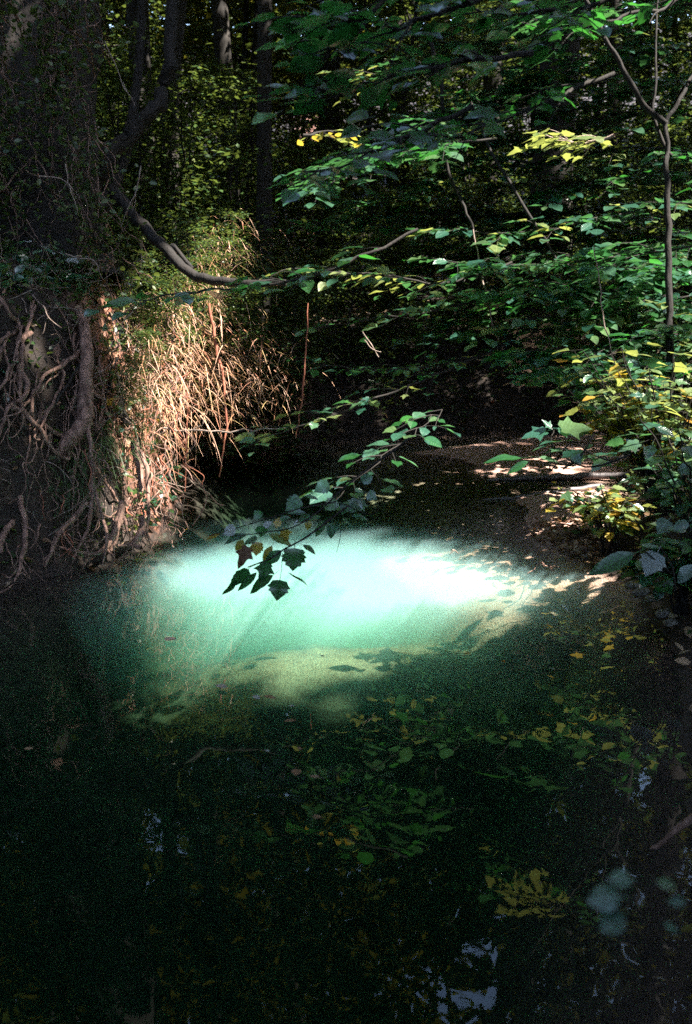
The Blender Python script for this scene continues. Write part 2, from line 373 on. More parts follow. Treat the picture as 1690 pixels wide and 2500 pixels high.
# silt added only under the sun patch, so shaded water stays black: nested clouds, denser inwards, just under the surface
def silt(cx, cy, rx, ry, dep, sd, k, rot=0.0):
    V = []; n1, n2 = 28, 8
    for a in range(n2 + 1):
        for b in range(n1):
            ph = 2 * PI * b / n1; f = math.cos(PI / 2 * (a - 1) / (n2 - 1)) if 0 < a < n2 else 0.0
            wob = 1 + .12 * math.sin(3 * ph + k) + .07 * math.sin(5 * ph + 2 * k)
            f = f ** .5; px_, py_ = rx * f * wob * math.cos(ph), ry * f * wob * math.sin(ph)
            V.append((cx + px_ * math.cos(rot) - py_ * math.sin(rot), cy + px_ * math.sin(rot) + py_ * math.cos(rot), -.004 - .003 * k - dep * max(a - 1, 0) / (n2 - 1) - .001 * a))
    mb = MB(); mb.add(V, [(a * n1 + b, (a + 1) * n1 + b, (a + 1) * n1 + (b + 1) % n1, a * n1 + (b + 1) % n1) for a in range(n2) for b in range(n1)])
    o = mb.build('silt_cloud', silt_mat('silt_%d' % k, sd), None, False); o.data.validate()
    tag(o, 'milky silt suspended in the pool', 'silt', kind='stuff')
for k in range(6):
    q = k / 5
    silt(-.06 + .26 * q, 6.42 + .11 * q, 2.15 - .87 * q, 1.7 - .93 * q, 1.2 - .7 * q, .12 + .50 * q ** 1.2, k)

# ------------------------------------------------------------------ where the sun comes through the canopy (plan of the openings, seen along the sun)
POOL = poly([(430, 1430), (450, 1390), (520, 1350), (640, 1322), (780, 1298), (900, 1288), (1100, 1325), (1260, 1318), (1400, 1350), (1475, 1392),
             (1440, 1430), (1330, 1455), (1220, 1476), (1090, 1488), (980, 1502), (880, 1525), (740, 1545), (630, 1535), (520, 1490)])
spots = []
def spot(px, py, d, r):
    q = P(px, py, d); u, v = sunuv(*q); spots.append((u, v, r))
for a in [(400, 800, 8.0, .45), (460, 980, 7.8, .3), (330, 960, 7.5, .3), (480, 740, 8.6, .4), (350, 1180, 7.1, .3), (330, 1290, 7.0, .2), (290, 900, 7.6, .15), (360, 1060, 7.4, .3), (440, 800, 8.2, .45), (430, 930, 8.0, .38), (520, 880, 8.4, .36), (400, 700, 8.4, .25), (600, 900, 8.8, .2), (350, 880, 7.8, .18), (370, 1010, 7.6, .2), (345, 1130, 7.3, .16), (345, 1240, 7.15, .15), (350, 700, 8.4, .2),
          (560, 570, 10.0, .5), (520, 630, 9.6, .4), (600, 560, 10.3, .3), (500, 480, 11, .4), (490, 360, 12, .35), (640, 880, 9.2, .22), (660, 970, 9.0, .12),
          (100, 900, 6.7, .10), (70, 890, 6.7, .08), (270, 1260, 6.9, .1), (130, 930, 6.6, .06),
          (1560, 1010, 6.2, .26), (1480, 1090, 6.2, .16), (1640, 940, 6.2, .2), (1520, 1150, 6.3, .13), (1410, 1320, 6.7, .12), (1460, 1345, 6.5, .08), (1340, 1312, 6.9, .06), (1630, 1100, 6.1, .1),
          (1420, 330, 6.4, .22), (1330, 330, 6.4, .12), (1440, 420, 6.4, .16), (820, 310, 7.5, .2), (870, 400, 7.5, .12), (1640, 280, 16, .9), (1560, 150, 16, .5), (1250, 150, 15, .4), (1680, 620, 13, .4), (1640, 700, 13, .3),
          (900, 650, 7.8, .25), (780, 670, 7.7, .18), (1010, 690, 7.9, .18), (1000, 740, 8.0, .12), (930, 1010, 7.5, .2), (830, 1060, 7.4, .15), (720, 1030, 7.3, .1), (700, 1190, 5.0, .06), (1180, 600, 7, .1),
          (1150, 1078, 11.6, .12), (1230, 1072, 11.8, .12), (1060, 1082, 11.4, .1), (540, 1190, 8.6, .1), (0, 1650, 4.9, .08), (1430, 1180, 8.6, .07), (1510, 1180, 8.4, .1)]:
    spot(*a)
for a in [(1600, 1080, 6.9, .3), (1650, 1000, 6.9, .3), (1560, 950, 6.9, .3), (1500, 1040, 6.8, .28), (1450, 1180, 6.9, .18), (1540, 1120, 6.7, .2), (1400, 1250, 7.0, .1), (1660, 1180, 5.9, .15),
          (560, 1000, 8.0, .2), (600, 800, 9.0, .3), (520, 1080, 7.8, .12), (300, 780, 7.6, .18), (1330, 1090, 10.5, .25), (1250, 1120, 10.0, .12), (1420, 1240, 8.0, .15), (1370, 1190, 8.6, .12)]: spot(*a)
_r = random.Random(5)
for _ in range(42): spot(_r.uniform(880, 1600), _r.uniform(380, 880), _r.uniform(8.0, 9.4), _r.uniform(.04, .13))
for _ in range(16):
    q = G(_r.uniform(1080, 1500), _r.uniform(1082, 1270)); u, v = sunuv(*q); spots.append((u, v, _r.uniform(.05, .20)))
spots = np.array(spots)
def open_one(q, pool_only=False):
    u = q[0] - q[2] * TOSUN.x / TOSUN.z; v = q[1] - q[2] * TOSUN.y / TOSUN.z
    if -1.8 < u < 2.2 and 4.8 < v < 7.6 and bool(sdf(POOL, np.array([u]), np.array([v]))[0] < .03): return True
    return (not pool_only) and bool((((spots[:, 0] - u) ** 2 + (spots[:, 1] - v) ** 2) < spots[:, 2] ** 2).any())
def open_mask(Pts, pool_only=False, mg=0.0):
    """share of light wanted at each point (0 shut .. 1 open)"""
    k = Pts[:, 2] / TOSUN.z
    u = Pts[:, 0] - k * TOSUN.x; v = Pts[:, 1] - k * TOSUN.y
    o = sdf(POOL, u, v) < 0.03 + mg * .8
    if pool_only: return o
    for (a, b, r) in spots:
        wob = 1 + 0.35 * np.sin(3 * np.arctan2(v - b, u - a) + a * 9)
        o |= (u - a) ** 2 + (v - b) ** 2 < (r * wob + mg) ** 2
    far = sst((v - 12.5) / 3) * 1.0
    g = vnoise(u, v, 1.1, 21, 3)
    o |= (g > 0.62 - (0.56 - .26 * sst((-u - 1.5) / 3)) * far) & (far > 0.05)
    left = (u < -7) & (v > 9)
    o |= left & (g > 0.5)
    return o

# ------------------------------------------------------------------ leaf shapes
T_DIA = (np.array([(0, 0, 0), (-.30, .45, .05), (0, 1, -.03), (.30, .45, .05)]), np.array([(0, 3, 2), (0, 2, 1)]))
T_OV = (np.array([(0, 0, 0), (.24, .22, .05), (.30, .5, .05), (.17, .8, .02), (0, 1, -.06), (-.17, .8, .02), (-.30, .5, .05), (-.24, .22, .05), (0, .5, -.01)]),
        np.array([(0, 1, 8), (1, 2, 8), (2, 3, 8), (3, 4, 8), (4, 5, 8), (5, 6, 8), (6, 7, 8), (7, 0, 8)]))
def basis(n, tilt, yaw=None, r=None):
    r = r or rng
    yaw = r.uniform(0, 2 * PI, n) if yaw is None else yaw
    nz = np.stack([r.normal(0, tilt, n), r.normal(0, tilt, n), np.ones(n)], 1); nz /= np.linalg.norm(nz, axis=1)[:, None]
    y = np.stack([np.cos(yaw), np.sin(yaw), np.zeros(n)], 1); y -= (y * nz).sum(1)[:, None] * nz; y /= np.linalg.norm(y, axis=1)[:, None]
    x = np.cross(y, nz); return x, y, nz
def leaf_cloud(Pts, size, tilt, templ=T_DIA, yaw=None, wid=1.0):
    n = len(Pts); x, y, z = basis(n, tilt, yaw); tv, tf = templ
    V = Pts[:, None, :] + size[:, None, None] * (tv[None, :, 0, None] * wid * x[:, None, :] + tv[None, :, 1, None] * y[:, None, :] + tv[None, :, 2, None] * z[:, None, :])
    Fc = tf[None] + (np.arange(n) * len(tv))[:, None, None]
    return V.reshape(-1, 3), Fc.reshape(-1, 3)


# ------------------------------------------------------------------ tall trees whose crowns roof the creek
SPECS = [  # (px, py at which trunk is seen, depth or None for world xy), radius
]
trees = []
def tree_at(px, d, r, label, lean=(0, 0)):
    q = P(px, 600, d); trees.append([q.x, q.y, r, label, lean])
tree_at(350, 14.0, .16, 'slim dark tree standing close behind the big bank trunk')
tree_at(415, 12.5, .11, 'thin straight tree between the leaning limb and the hazel scrub')
tree_at(560, 17.0, .15, 'dark tree deep in the woods above the sunlit slope')
tree_at(640, 13.5, .10, 'thin pole of a tree above the sunlit fern slope')
tree_at(800, 19.0, .20, 'shaded tree behind the blurred hanging leaves')
tree_at(1325, 13.0, .26, 'thick black tree trunk rising behind the lit yellow sprig', (0.02, 0))
tree_at(1180, 18.0, .16, 'distant slim tree beside the thick black trunk')
tree_at(1480, 17.5, .14, 'distant slim tree in front of the bright woodland opening')
tree_at(1560, 22.0, .2, 'far tree standing in the bright woodland opening')
tree_at(20, 11.0, .22, 'dark tree up the slope behind the big bank trunk')
tree_at(960, 24.0, .2, 'far shaded tree in the middle of the woods')
tree_at(1730, 13.0, .2, 'tree at the edge of the woods past the forked sapling')
for (x, y, r) in [(-7, 4, .25), (-9, 12, .2), (-5, 20, .2), (-11, 22, .2), (9.5, 8, .28), (7, 11, .2), (11, 16, .22), (9, 24, .2), (3, 30, .2), (-3, 31, .2), (14, 8, .22), (14, 0, .2), (6, -4, .3), (-5, -4, .3),
                  (-13, 5, .2), (12, -9, .2), (-10, -9, .2), (1, -9, .25), (18, 15, .2), (20, 4, .2), (16, 26, .2)]:
    trees.append([x, y, r, None, (0, 0)])
TX = np.array([(t[0], t[1]) for t in trees])

def in_mirror(Pn):
    # roughly where the pool mirrors the canopy
    y = np.maximum(Pn[:, 1], 0.1); a = np.abs(Pn[:, 0]) / y; e = (Pn[:, 2] + 1.8) / y
    return (a < 0.42) & (e < 1.0) & (Pn[:, 1] > 3)
CHINKS = [(1150, 2400, .085, .07, -.12), (1060, 2330, .05, .05, .0), (1280, 2430, .06, .05, .1), (1420, 1840, .05, .045, -.25), (1500, 1900, .07, .05, -.25), (1560, 1860, .05, .03, -.1), (1430, 1960, .05, .04, .05), (375, 2000, .02, .04, -.4), (395, 2060, .035, .03, -.2),
          (355, 2140, .015, .05, -.1), (290, 2330, .03, .015, -.5), (180, 1930, .012, .015, -.8), (1100, 2180, .05, .06, .15), (1300, 2200, .06, .06, .2), (1500, 2130, .08, .05, .2), (650, 1920, .06, .04, .2), (1640, 2080, .05, .05, .1), (1240, 2080, .08, .05, .25)]
def canopy_points(n, size, layers, mirror):
    x = rng.uniform(-20, 30, n); y = rng.uniform(-14, 42, n)
    zl = np.array(layers)[rng.integers(0, len(layers), n)]
    z = zl + vnoise(x, y, 0.16, 31, 2) * 2.2 + rng.normal(0, 0.55, n)
    Q = np.stack([x, y, z], 1)
    cl = vnoise(x + z * 0.7, y - z * 0.4, 0.9, 33, 2)              # leaves gather on boughs
    su, sv = x - z * TOSUN.x / TOSUN.z, y - z * TOSUN.y / TOSUN.z
    pool = (su > -4.6) & (su < 5) & (sv > -2) & (sv < 12)
    m = in_mirror(Q); keep = (cl > -0.35) | pool
    over = (su < -4.8) | (sv < -1.2) | (su > 4.6)                    # roof thinned here so skylight puts glints on the leaves
    keep &= ~(over & ~m & (vnoise(x, y, .5, 35, 2) > -.13))
    keep &= ~((su > .2) & (su < 5) & (sv > 7.6) & (vnoise(x, y, .9, 36, 2) > .12))  # thinned again to let more light onto the leafy wall
    if mirror:                                                       # chinks of sky that the pool mirrors
        az = Q[:, 0] / Q[:, 1]; el = (Q[:, 2] + CAM.z) / Q[:, 1]
        hole = np.zeros(len(Q), bool); ch = vnoise(az, el, 75, 61, 2); big = vnoise(az, el, 14, 62, 2)
        for px, py, rx, ry, th in CHINKS:
            r = ray(px, py); a0, e0 = r.x / r.y, -r.z / r.y
            q = ((az - a0) / rx) ** 2 + ((el - e0) / ry) ** 2
            hole |= (q < 1) & (ch > th + q * .35)
        hole |= (ch > .50) & (big > .1)
        keep &= ~hole
    m = in_mirror(Q); keep &= (m if mirror else ~m)
    Q = Q[keep]
    mg = 0.05 if mirror else .2
    Q = Q[~open_mask(Q, False, mg)]
    k = Q[:, 2] / TOSUN.z; u = Q[:, 0] - k * TOSUN.x; v = Q[:, 1] - k * TOSUN.y
    d = (u > -4.6) & (u < 5) & (v > -2) & (v < 12)                    # leaves doubled here to keep stray sun off the pool
    E = Q[d] + rng.normal(0, .25, (d.sum(), 3)); E = E[~open_mask(E, False, mg)]
    return np.vstack([Q, E])
LAY = [8.0, 10.5, 13.0, 16.0]
A = canopy_points(210000, .5, LAY, False); sA_ = rng.uniform(.38, .62, len(A))
B = canopy_points(1500000, .2, LAY, True); sB_ = rng.uniform(.16, .26, len(B))
print('canopy', len(A), len(B))
CP = np.vstack([A, B]); CS = np.concatenate([sA_, sB_])
own = np.argmin(((CP[:, None, :2] - TX[None]) ** 2).sum(2), 1)

def tall_tree(i):
    x, y, r, label, lean = trees[i]
    z0 = H1(x, y) - 0.15
    if label is None: label = 'tall shaded woodland tree roofing the creek with its crown'; grp = 'woodland trees roofing the creek'
    else: grp = 'tall trees behind the creek'
    t = empty('tall_tree', (x, y, z0), label, 'tree', grp)
    mb = MB(); ht = 15.5
    pts = [(0, 0, 0), (lean[0] * 2 + .05, .03, 2.5), (rng.normal(0, .12) + lean[0] * 5, rng.normal(0, .1), 6), (rng.normal(0, .2) + lean[0] * 9, 0, 10), (rng.normal(0, .3) + lean[0] * 12, 0, ht)]
    tube(mb, pts, [r * 1.35, r, r * .85, r * .6, r * .2], 12, 0.12, 8, seed=i)
    tube_build(mb, 'trunk', M['bark_far'], t)
    sel = own == i
    if sel.sum() == 0: return
    Q = CP[sel] - np.array([x, y, z0])
    cid = Q[:, :2]
    for k in range(7):
        for tr in range(40):                                         # boughs leave the sun shafts free too
            j = rng.integers(0, len(Q)); e = Vector(Q[j]); e.xy = e.xy * 0.9
            z1 = min(rng.uniform(5, 11), e.z - 0.5); t_ = np.linspace(0, 1, 14)[:, None]
            way = np.array([[x, y, z0 + z1]]) * (1 - t_) + (np.array(e) + np.array([x, y, z0])) * t_
            mid_ = np.array([[x + e.x * .5, y + e.y * .5, z0 + z1 + (e.z - z1) * .75]])
            way = np.vstack([way, np.array([[x, y, z0 + z1]]) * (1 - t_) + mid_ * t_, mid_ * (1 - t_) + (np.array(e) + np.array([x, y, z0])) * t_])
            if not open_mask(way, True, .12).any(): break
        else: continue
        b = MB(); mid = Vector((e.x * .5, e.y * .5, z1 + (e.z - z1) * .75))
        tube(b, [(0, 0, z1), mid, e], [r * .42, r * .25, .02], 6, 0.1, 5, wob=.1, seed=k)
        tube_build(b, 'limb', M['bark_far'], t)
    V, Fc = leaf_cloud(Q, CS[sel], 0.45)
    put('crown', mesh_np('crown', V, Fc, M['leaf_canopy']), t)
for i in range(len(trees)): tall_tree(i)
# ------------------------------------------------------------------ young trees and scrub of the understorey (shared meshes, one thing each)
def scrub_variant(k, ht, rad, nleaf, lsize, zlow):
    r = np.random.default_rng(100 + k)
    mb = MB(); Q = []
    ns = 3 if ht < 4 else 2
    for s in range(ns):
        a = r.uniform(0, 2 * PI); top = Vector((math.cos(a) * rad * .35, math.sin(a) * rad * .35, ht))
        tube(mb, [(r.normal(0, .05), r.normal(0, .05), 0), top * .4 + Vector((.08, 0, 0)), top * .75, top], [.008 * ht, .006 * ht, .004 * ht, .006], 5, 0, 4, wob=.05, seed=s)
        for b in range(9 if ht < 4 else 16):
            f = zlow / ht + (1 - zlow / ht) * (b + r.uniform(0, 1)) / (9 if ht < 4 else 16)
            p0 = top * f; an = r.uniform(0, 2 * PI); ln = rad * (1.15 - .6 * f) * r.uniform(.6, 1.1)
            p2 = p0 + Vector((math.cos(an) * ln, math.sin(an) * ln, ln * r.uniform(.0, .35))); p1 = (p0 + p2) / 2 + Vector((0, 0, ln * .12))
            tube(mb, [p0, p1, p2], [.0025 * ht, .003], 4, 0, 3, seed=b)
            m = nleaf // (ns * (9 if ht < 4 else 16))
            t = r.uniform(.15, 1.05, m)[:, None]
            c = np.array(p0) * (1 - t) + np.array(p2) * t
            Q.append(c + r.normal(0, 1, (m, 3)) * np.array([.16, .16, .06]) * (.5 + ln) + np.array([0, 0, ln * .1]))
    Q = np.vstack(Q); V, Fc = leaf_cloud(Q, r.uniform(.7, 1.3, len(Q)) * lsize, .38, T_DIA)
    w = mesh_np('stem', np.vstack(mb.v), np.vstack(mb.f), M['twig'], True); w.validate()
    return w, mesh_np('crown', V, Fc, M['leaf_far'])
TALLV = [scrub_variant(k, 7.5 + k * .6, 2.3, 5200, .13, .6) for k in range(4)]
LOWV = [scrub_variant(10 + k, 2.3 + k * .4, 1.1, 2600, .085, .15) for k in range(4)]
def scrub(name, v, x, y, s, label, grp, cat, i):
    z = H1(x, y) - .05
    t = empty(name, (x, y, z), label, cat, grp); t.rotation_euler.z = i * 2.4; t.scale = (s, s, s)
    put('stem', v[0], t); put('crown', v[1], t)
k = 0
ring = []
for i in range(400):
    x = rng.uniform(-22, 26); y = rng.uniform(-12, 34)
    if 2 < x < 9 and 1 < y < 14: continue
    if -3.6 < x < 4 and y < 14.5: continue
    if x <= -3.6 and x > -6 and y < 9: continue
    if y > 13 and abs(x) < 5 and y < 16: continue
    if any((x - a) ** 2 + (y - b) ** 2 < 3.0 for a, b in ring): continue
    ring.append((x, y))
    far = ['leafy young tree standing in the shaded woodland past the creek', 'leafy young tree standing in the woods around the pool']
    inview = y > 10 and abs(x) < .42 * y
    scrub('young_tree', TALLV[k % 4], x, y, rng.uniform(.8, 1.15), far[0] if inview else far[1], 'young trees past the creek' if inview else 'young trees around the pool', 'tree', k); k += 1
print('young trees', len(ring))
low = []
for i in range(500):
    y = rng.uniform(11.8, 26); x = rng.uniform(-.5, .5) * y
    if y < 13.2 and x > -.8 and x < 3.0: continue
    if any((x - a) ** 2 + (y - b) ** 2 < .85 for a, b in low): continue
    low.append((x, y))
    if len(low) > 75: break
for i, (x, y) in enumerate(low):
    scrub('shrub', LOWV[i % 4], x, y, rng.uniform(.7, 1.2), 'low leafy shrub in the dense undergrowth past the sand bars', 'shrubs past the creek', 'shrub', i)
SL = [(560, 640, 10.4, .8, 'shrub catching the sun at the top of the fern slope'), (420, 560, 9.9, .75, 'shrub under the curved leaning limb'), (330, 420, 10.8, .8, 'shrub showing between the big trunk and the leaning limb'),
      (640, 600, 11.5, .9, 'shrub behind the sunlit slope, beside the dark hollow'), (480, 420, 11.8, 1.0, 'yellow-green shrub above the sunlit slope'), (250, 560, 10.5, .7, 'dark shrub behind the leaning limb foot'),
      (700, 800, 11.2, .6, 'low shrub hanging at the creek bend'), (850, 850, 12.8, .7, 'dim shrub on the dark far bank'), (960, 880, 13.3, .6, 'dim shrub over the bright far strip of sand'),
      (1150, 900, 13.6, .55, 'small shrub on the black far bank'), (1330, 930, 13.4, .6, 'small shrub at the end of the far sand bar')]
for i, (px, py, d, s, lab) in enumerate(SL):
    q = P(px, py, d); scrub('shrub', LOWV[(i + 1) % 4], q.x, q.y, s, lab, None, 'shrub', i)

# ------------------------------------------------------------------ leaves as objects
def outline_leaf(kind, var):
    r = random.Random(var * 7 + len(kind))
    if kind == 'lobed':
        o = [(.03, .0), (.16, -.06), (.34, .04), (.30, .16), (.56, .42), (.36, .44), (.28, .50), (.22, .60), (.20, .78), (.0, 1.06)]
        half = [(x * (1 + r.uniform(-.1, .1)), y + r.uniform(-.02, .02)) for x, y in o]
    elif kind == 'toothed':
        o = [(.04, .0), (.26, .05), (.34, .16), (.32, .22), (.44, .36), (.36, .42), (.38, .56), (.27, .60), (.24, .72), (.14, .78), (.0, 1.0)]
        half = [(x * (1 + r.uniform(-.1, .1)), y + r.uniform(-.02, .02)) for x, y in o]
    else:
        o = [(.03, 0), (.15, .10), (.26, .25), (.31, .42), (.28, .60), (.20, .77), (.09, .92), (0, 1.02)]
        half = [(x * (1 + r.uniform(-.08, .08)), y) for x, y in o]
    pts = half + [(-x, y) for x, y in reversed(half[:-1])]
    cup = r.uniform(.05, .3); droop = r.uniform(.05, .45)
    def z(x, y): return cup * abs(x) * .8 - droop * y * y * .5 + .05 * math.sin(9 * y + var) * abs(x) * 2
    rib = [(0, .0), (0, .22), (0, .45), (0, .7)]
    V = [(x, y, z(x, y)) for x, y in pts] + [(0, y, z(0, y)) for _, y in rib]
    n = len(pts); Fc = []
    def rb(y): return n + min(range(4), key=lambda i: abs(rib[i][1] - min(y, .7)))
    for i in range(n - 1):
        a, b = rb(pts[i][1]), rb(pts[i + 1][1])
        Fc.append((i, i + 1, b, b) if a == b else (i, i + 1, b, a))
    # petiole
    m = len(V); V += [(-.012, 0, 0), (.012, 0, 0), (.008, -.3, .05), (-.008, -.3, .05)]; Fc.append((m, m + 1, m + 2, m + 3))
    return np.array(V), Fc
_lm = {}
def leaf_mesh(kind, mat):
    var = random.randrange(4); key = (kind, mat, var)
    if key not in _lm:
        V, Fc = outline_leaf(kind, var)
        me = bpy.data.meshes.new('leaf'); me.from_pydata([tuple(v) for v in V], [], [tuple(dict.fromkeys(f)) for f in Fc]); me.update()
        for p in me.polygons: p.use_smooth = True
        me.materials.append(M[mat]); _lm[key] = me
    return _lm[key]
NL = 0; SHY = True
def leaf_at(root, pos, d, nrm, size, kind, mat, name='leaf', wid=None):
    """pos: world; d: direction of the blade; nrm: its upper side"""
    global NL
    if SHY and name == 'leaf' and random.random() < .93 and open_one(pos, SHY == 'pool'): return None
    NL += 1
    d = Vector(d).normalized(); nrm = Vector(nrm); x = d.cross(nrm)
    if x.length < 1e-3: x = Vector((1, 0, 0))
    x.normalize(); z = x.cross(d).normalized()
    o = bpy.data.objects.new(name, leaf_mesh(kind, mat)); COL.objects.link(o); o.parent = root
    m = Matrix((x, d, z)).transposed().to_4x4(); m.translation = Vector(pos) - root.location + d * size * .3
    o.matrix_local = m @ Matrix.Diagonal((size * (wid or random.uniform(.85, 1.1)), size, size, 1)); return o
def spray(label, pts, ntw, ltw, ls, mats, kind='ovate', r0=.012, sp=.075, droop=.1, name='leafy_branch', cat='branch', grp=None, twigmat='twig', tilt=.25, cap=300, start=.15):
    pts = [Vector(p) if len(p) == 3 and not isinstance(p[0], int) else P(*p) for p in pts]
    root = empty(name, pts[0], label, cat, grp)
    mb = MB(); c, rr = tube(mb, [p - root.location for p in pts], [r0, .003], 6, 0, 6, wob=.03, seed=len(label))
    c = [q + root.location for q in c]; n = len(c); cnt = 0
    for k in range(ntw):
        f = start + (1 - start) * (k + random.random() * .6) / ntw; i = min(int(f * (n - 1)), n - 2)
        t = (c[i + 1] - c[i]).normalized(); p0 = c[i]
        an = (1 if k % 2 else -1) * random.uniform(.5, 1.25)
        d = Matrix.Rotation(an, 3, 'Z') @ Vector((t.x, t.y, t.z * .3)); d.z += random.uniform(-.26, .28); d.normalize()
        L = ltw * random.uniform(.55, 1.1) * (1.15 - .5 * f)
        p2 = p0 + d * L - Vector((0, 0, droop * L)); p1 = (p0 + p2) / 2 + Vector((0, 0, .06 * L))
        cc, _ = tube(mb, [q - root.location for q in (p0, p1, p2)], [.004, .0015], 4, 0, 4)
        cc = [q + root.location for q in cc]
        nl = max(2, int(L / sp))
        for j in range(nl + 1):
            if cnt >= cap: break
            g = (j + .6) / (nl + .6); a = min(int(g * (len(cc) - 1)), len(cc) - 2)
            td = (cc[a + 1] - cc[a]).normalized()
            ya = (1 if j % 2 else -1) * random.uniform(.5, 1.1) if j < nl else random.uniform(-.2, .2)
            ld = Matrix.Rotation(ya, 3, 'Z') @ td; ld.z = random.uniform(-.35, .12)
            nr = Vector((random.gauss(0, tilt), random.gauss(0, tilt), 1))
            mat = random.choice(mats); kd = random.choice(kind) if isinstance(kind, (list, tuple)) else kind
            leaf_at(root, cc[a], ld, nr, ls * random.uniform(.45, 1.3), kd, mat); cnt += 1
    tube_build(mb, 'twig', M[twigmat], root)
    return root

D1 = ['leaf', 'leaf', 'leaf', 'leaf_dark']; D2 = ['leaf', 'leaf', 'leaf_pale', 'leaf']; DK = ['leaf_dark']
# sprays over the pool and in the middle of the picture
spray('long branch reaching over the sunlit fern bank with broad blue-green leaves at its tip', [(1020, 560, 6.2), (850, 640, 6.1), (700, 690, 6.0), (480, 715, 5.9), (250, 750, 5.8)], 18, .32, .155, D1, 'ovate', sp=.13)
SHY = False
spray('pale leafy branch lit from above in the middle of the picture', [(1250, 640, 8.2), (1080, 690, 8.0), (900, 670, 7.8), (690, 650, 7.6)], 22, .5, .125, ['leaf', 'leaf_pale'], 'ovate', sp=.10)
SHY = 'pool'
spray('small branch hanging just under the pale lit leaves', [(1220, 720, 8.2), (1050, 760, 8.0), (900, 780, 7.8), (780, 800, 7.7)], 10, .42, .12, D1, 'toothed', sp=.12)
spray('drooping branch of lobed leaves above the dark water, left of the sand', [(1260, 830, 7.9), (1060, 920, 7.7), (900, 980, 7.5), (760, 1030, 7.3), (610, 1080, 7.2)], 20, .42, .12, ['leaf', 'leaf', 'leaf_pale'], ['toothed', 'lobed'], sp=.11)
spray('fine branch with small leaves between the two drooping branches', [(1200, 870, 8.2), (1010, 900, 8.0), (880, 900, 7.9), (720, 880, 7.8)], 16, .4, .10, D1, 'ovate', sp=.09)
SHY = False
spray('thin bare-stemmed branch slanting down to the water patch with a few leaves', [(1080, 1000, 6.2), (1010, 1060, 5.8), (900, 1150, 5.3), (790, 1240, 5.0)], 14, .26, .115, ['leaf', 'leaf', 'leaf_dark'], ['toothed', 'ovate'], sp=.085, start=.0, r0=.003)
SHY = 'pool'
# the leafy wall over the right half: branch after branch, each from its own side
WALL = [(1800, 480, 7.6, 1010, 560, 7.0), (1810, 590, 7.2, 1080, 640, 6.6), (1800, 680, 6.8, 1130, 730, 6.3), (1800, 760, 6.6, 1180, 800, 6.2), (1790, 830, 6.3, 1230, 860, 6.0), (1790, 900, 5.9, 1290, 915, 5.7),
        (1760, 380, 8.2, 1100, 420, 7.6), (1750, 300, 8.6, 1150, 350, 8.0), (1740, 520, 8.8, 1100, 500, 8.6), (1770, 640, 8.8, 1000, 600, 8.4), (1740, 720, 8.4, 1080, 780, 8.2), (1780, 200, 8.2, 1200, 250, 7.9),
        (1740, 120, 7.4, 1250, 160, 7.2), (1780, 20, 7.0, 1180, 40, 6.8), (1300, 250, 7.8, 830, 420, 7.2), (1320, 400, 8.0, 850, 500, 7.6), (1200, 340, 6.6, 740, 480, 6.2), (1300, 520, 8.4, 760, 560, 8.2),
        (1350, 120, 8.4, 880, 190, 8.2)]
WALL += [(1820, 640, 6.9, 1320, 690, 6.3), (1800, 550, 8.6, 1200, 560, 8.4), (1560, 640, 9.2, 960, 700, 8.8), (1760, 800, 7.6, 1350, 840, 7.2), (1790, 440, 8.0, 1330, 470, 7.6), (1500, 460, 9.0, 960, 470, 8.8),
         (1480, 560, 8.9, 1000, 640, 8.6), (1500, 720, 8.2, 1050, 830, 8.0), (1780, 860, 6.4, 1420, 890, 6.0), (1790, 740, 8.8, 1400, 760, 8.6), (1480, 200, 8.4, 1000, 300, 8.0), (1500, 60, 8.8, 1050, 110, 8.4)]
WL = ['high up by the fork of the sapling', 'crossing the sapling stem below its fork', 'a little under the middle of the leafy wall', 'over the black hollow behind the sand', 'low over the black hollow', 'lowest of the leafy wall, above the far sand bar',
      'above the lit yellow sprig', 'behind the lit yellow sprig', 'in the second row of the leafy wall', 'reaching far across from the sapling', 'low in the second row of the leafy wall', 'under the upper arm of the fork',
      'crossing the fork of the sapling', 'at the top edge beside the fork', 'beside the hanging dark stem', 'across the slanting black stem', 'just over the pale lit branch', 'behind the pale lit branch', 'by the thick black trunk',
      'across the lower sapling stem', 'just under the middle of the sapling stem', 'behind the pale slanting vine', 'beside the black hollow at the edge of the woods', 'under the lit yellow sprig', 'at the wavy stem', 'at the foot of the slanting black stem', 'at the top of the pale slanting vine', 'just above the sunlit bush', 'past the lower end of the sapling', 'between the two dark stems up high', 'at the top edge by the wavy stem']
for i, (a, b, d, e, f, g) in enumerate(WALL):
    d = max(d, 6.2) * .9 + 2.1; g = g * .8 + 2.9
    SHY = 'pool'
    pts = [(a, b, d), ((a * 2 + e) // 3, (b * 2 + f) // 3 + random.randint(-50, 30), (d * 2 + g) / 3), ((a + 2 * e) // 3, (b + 2 * f) // 3 + random.randint(-40, 40), (d + 2 * g) / 3), (e, f, g)]
    spray('layered branch of glossy blue-green leaves ' + WL[i], pts, 26, .8, .148, D1 if i % 3 else D2, ['ovate', 'ovate', 'toothed'], sp=.062, tilt=.2, grp='leafy branches over the creek')
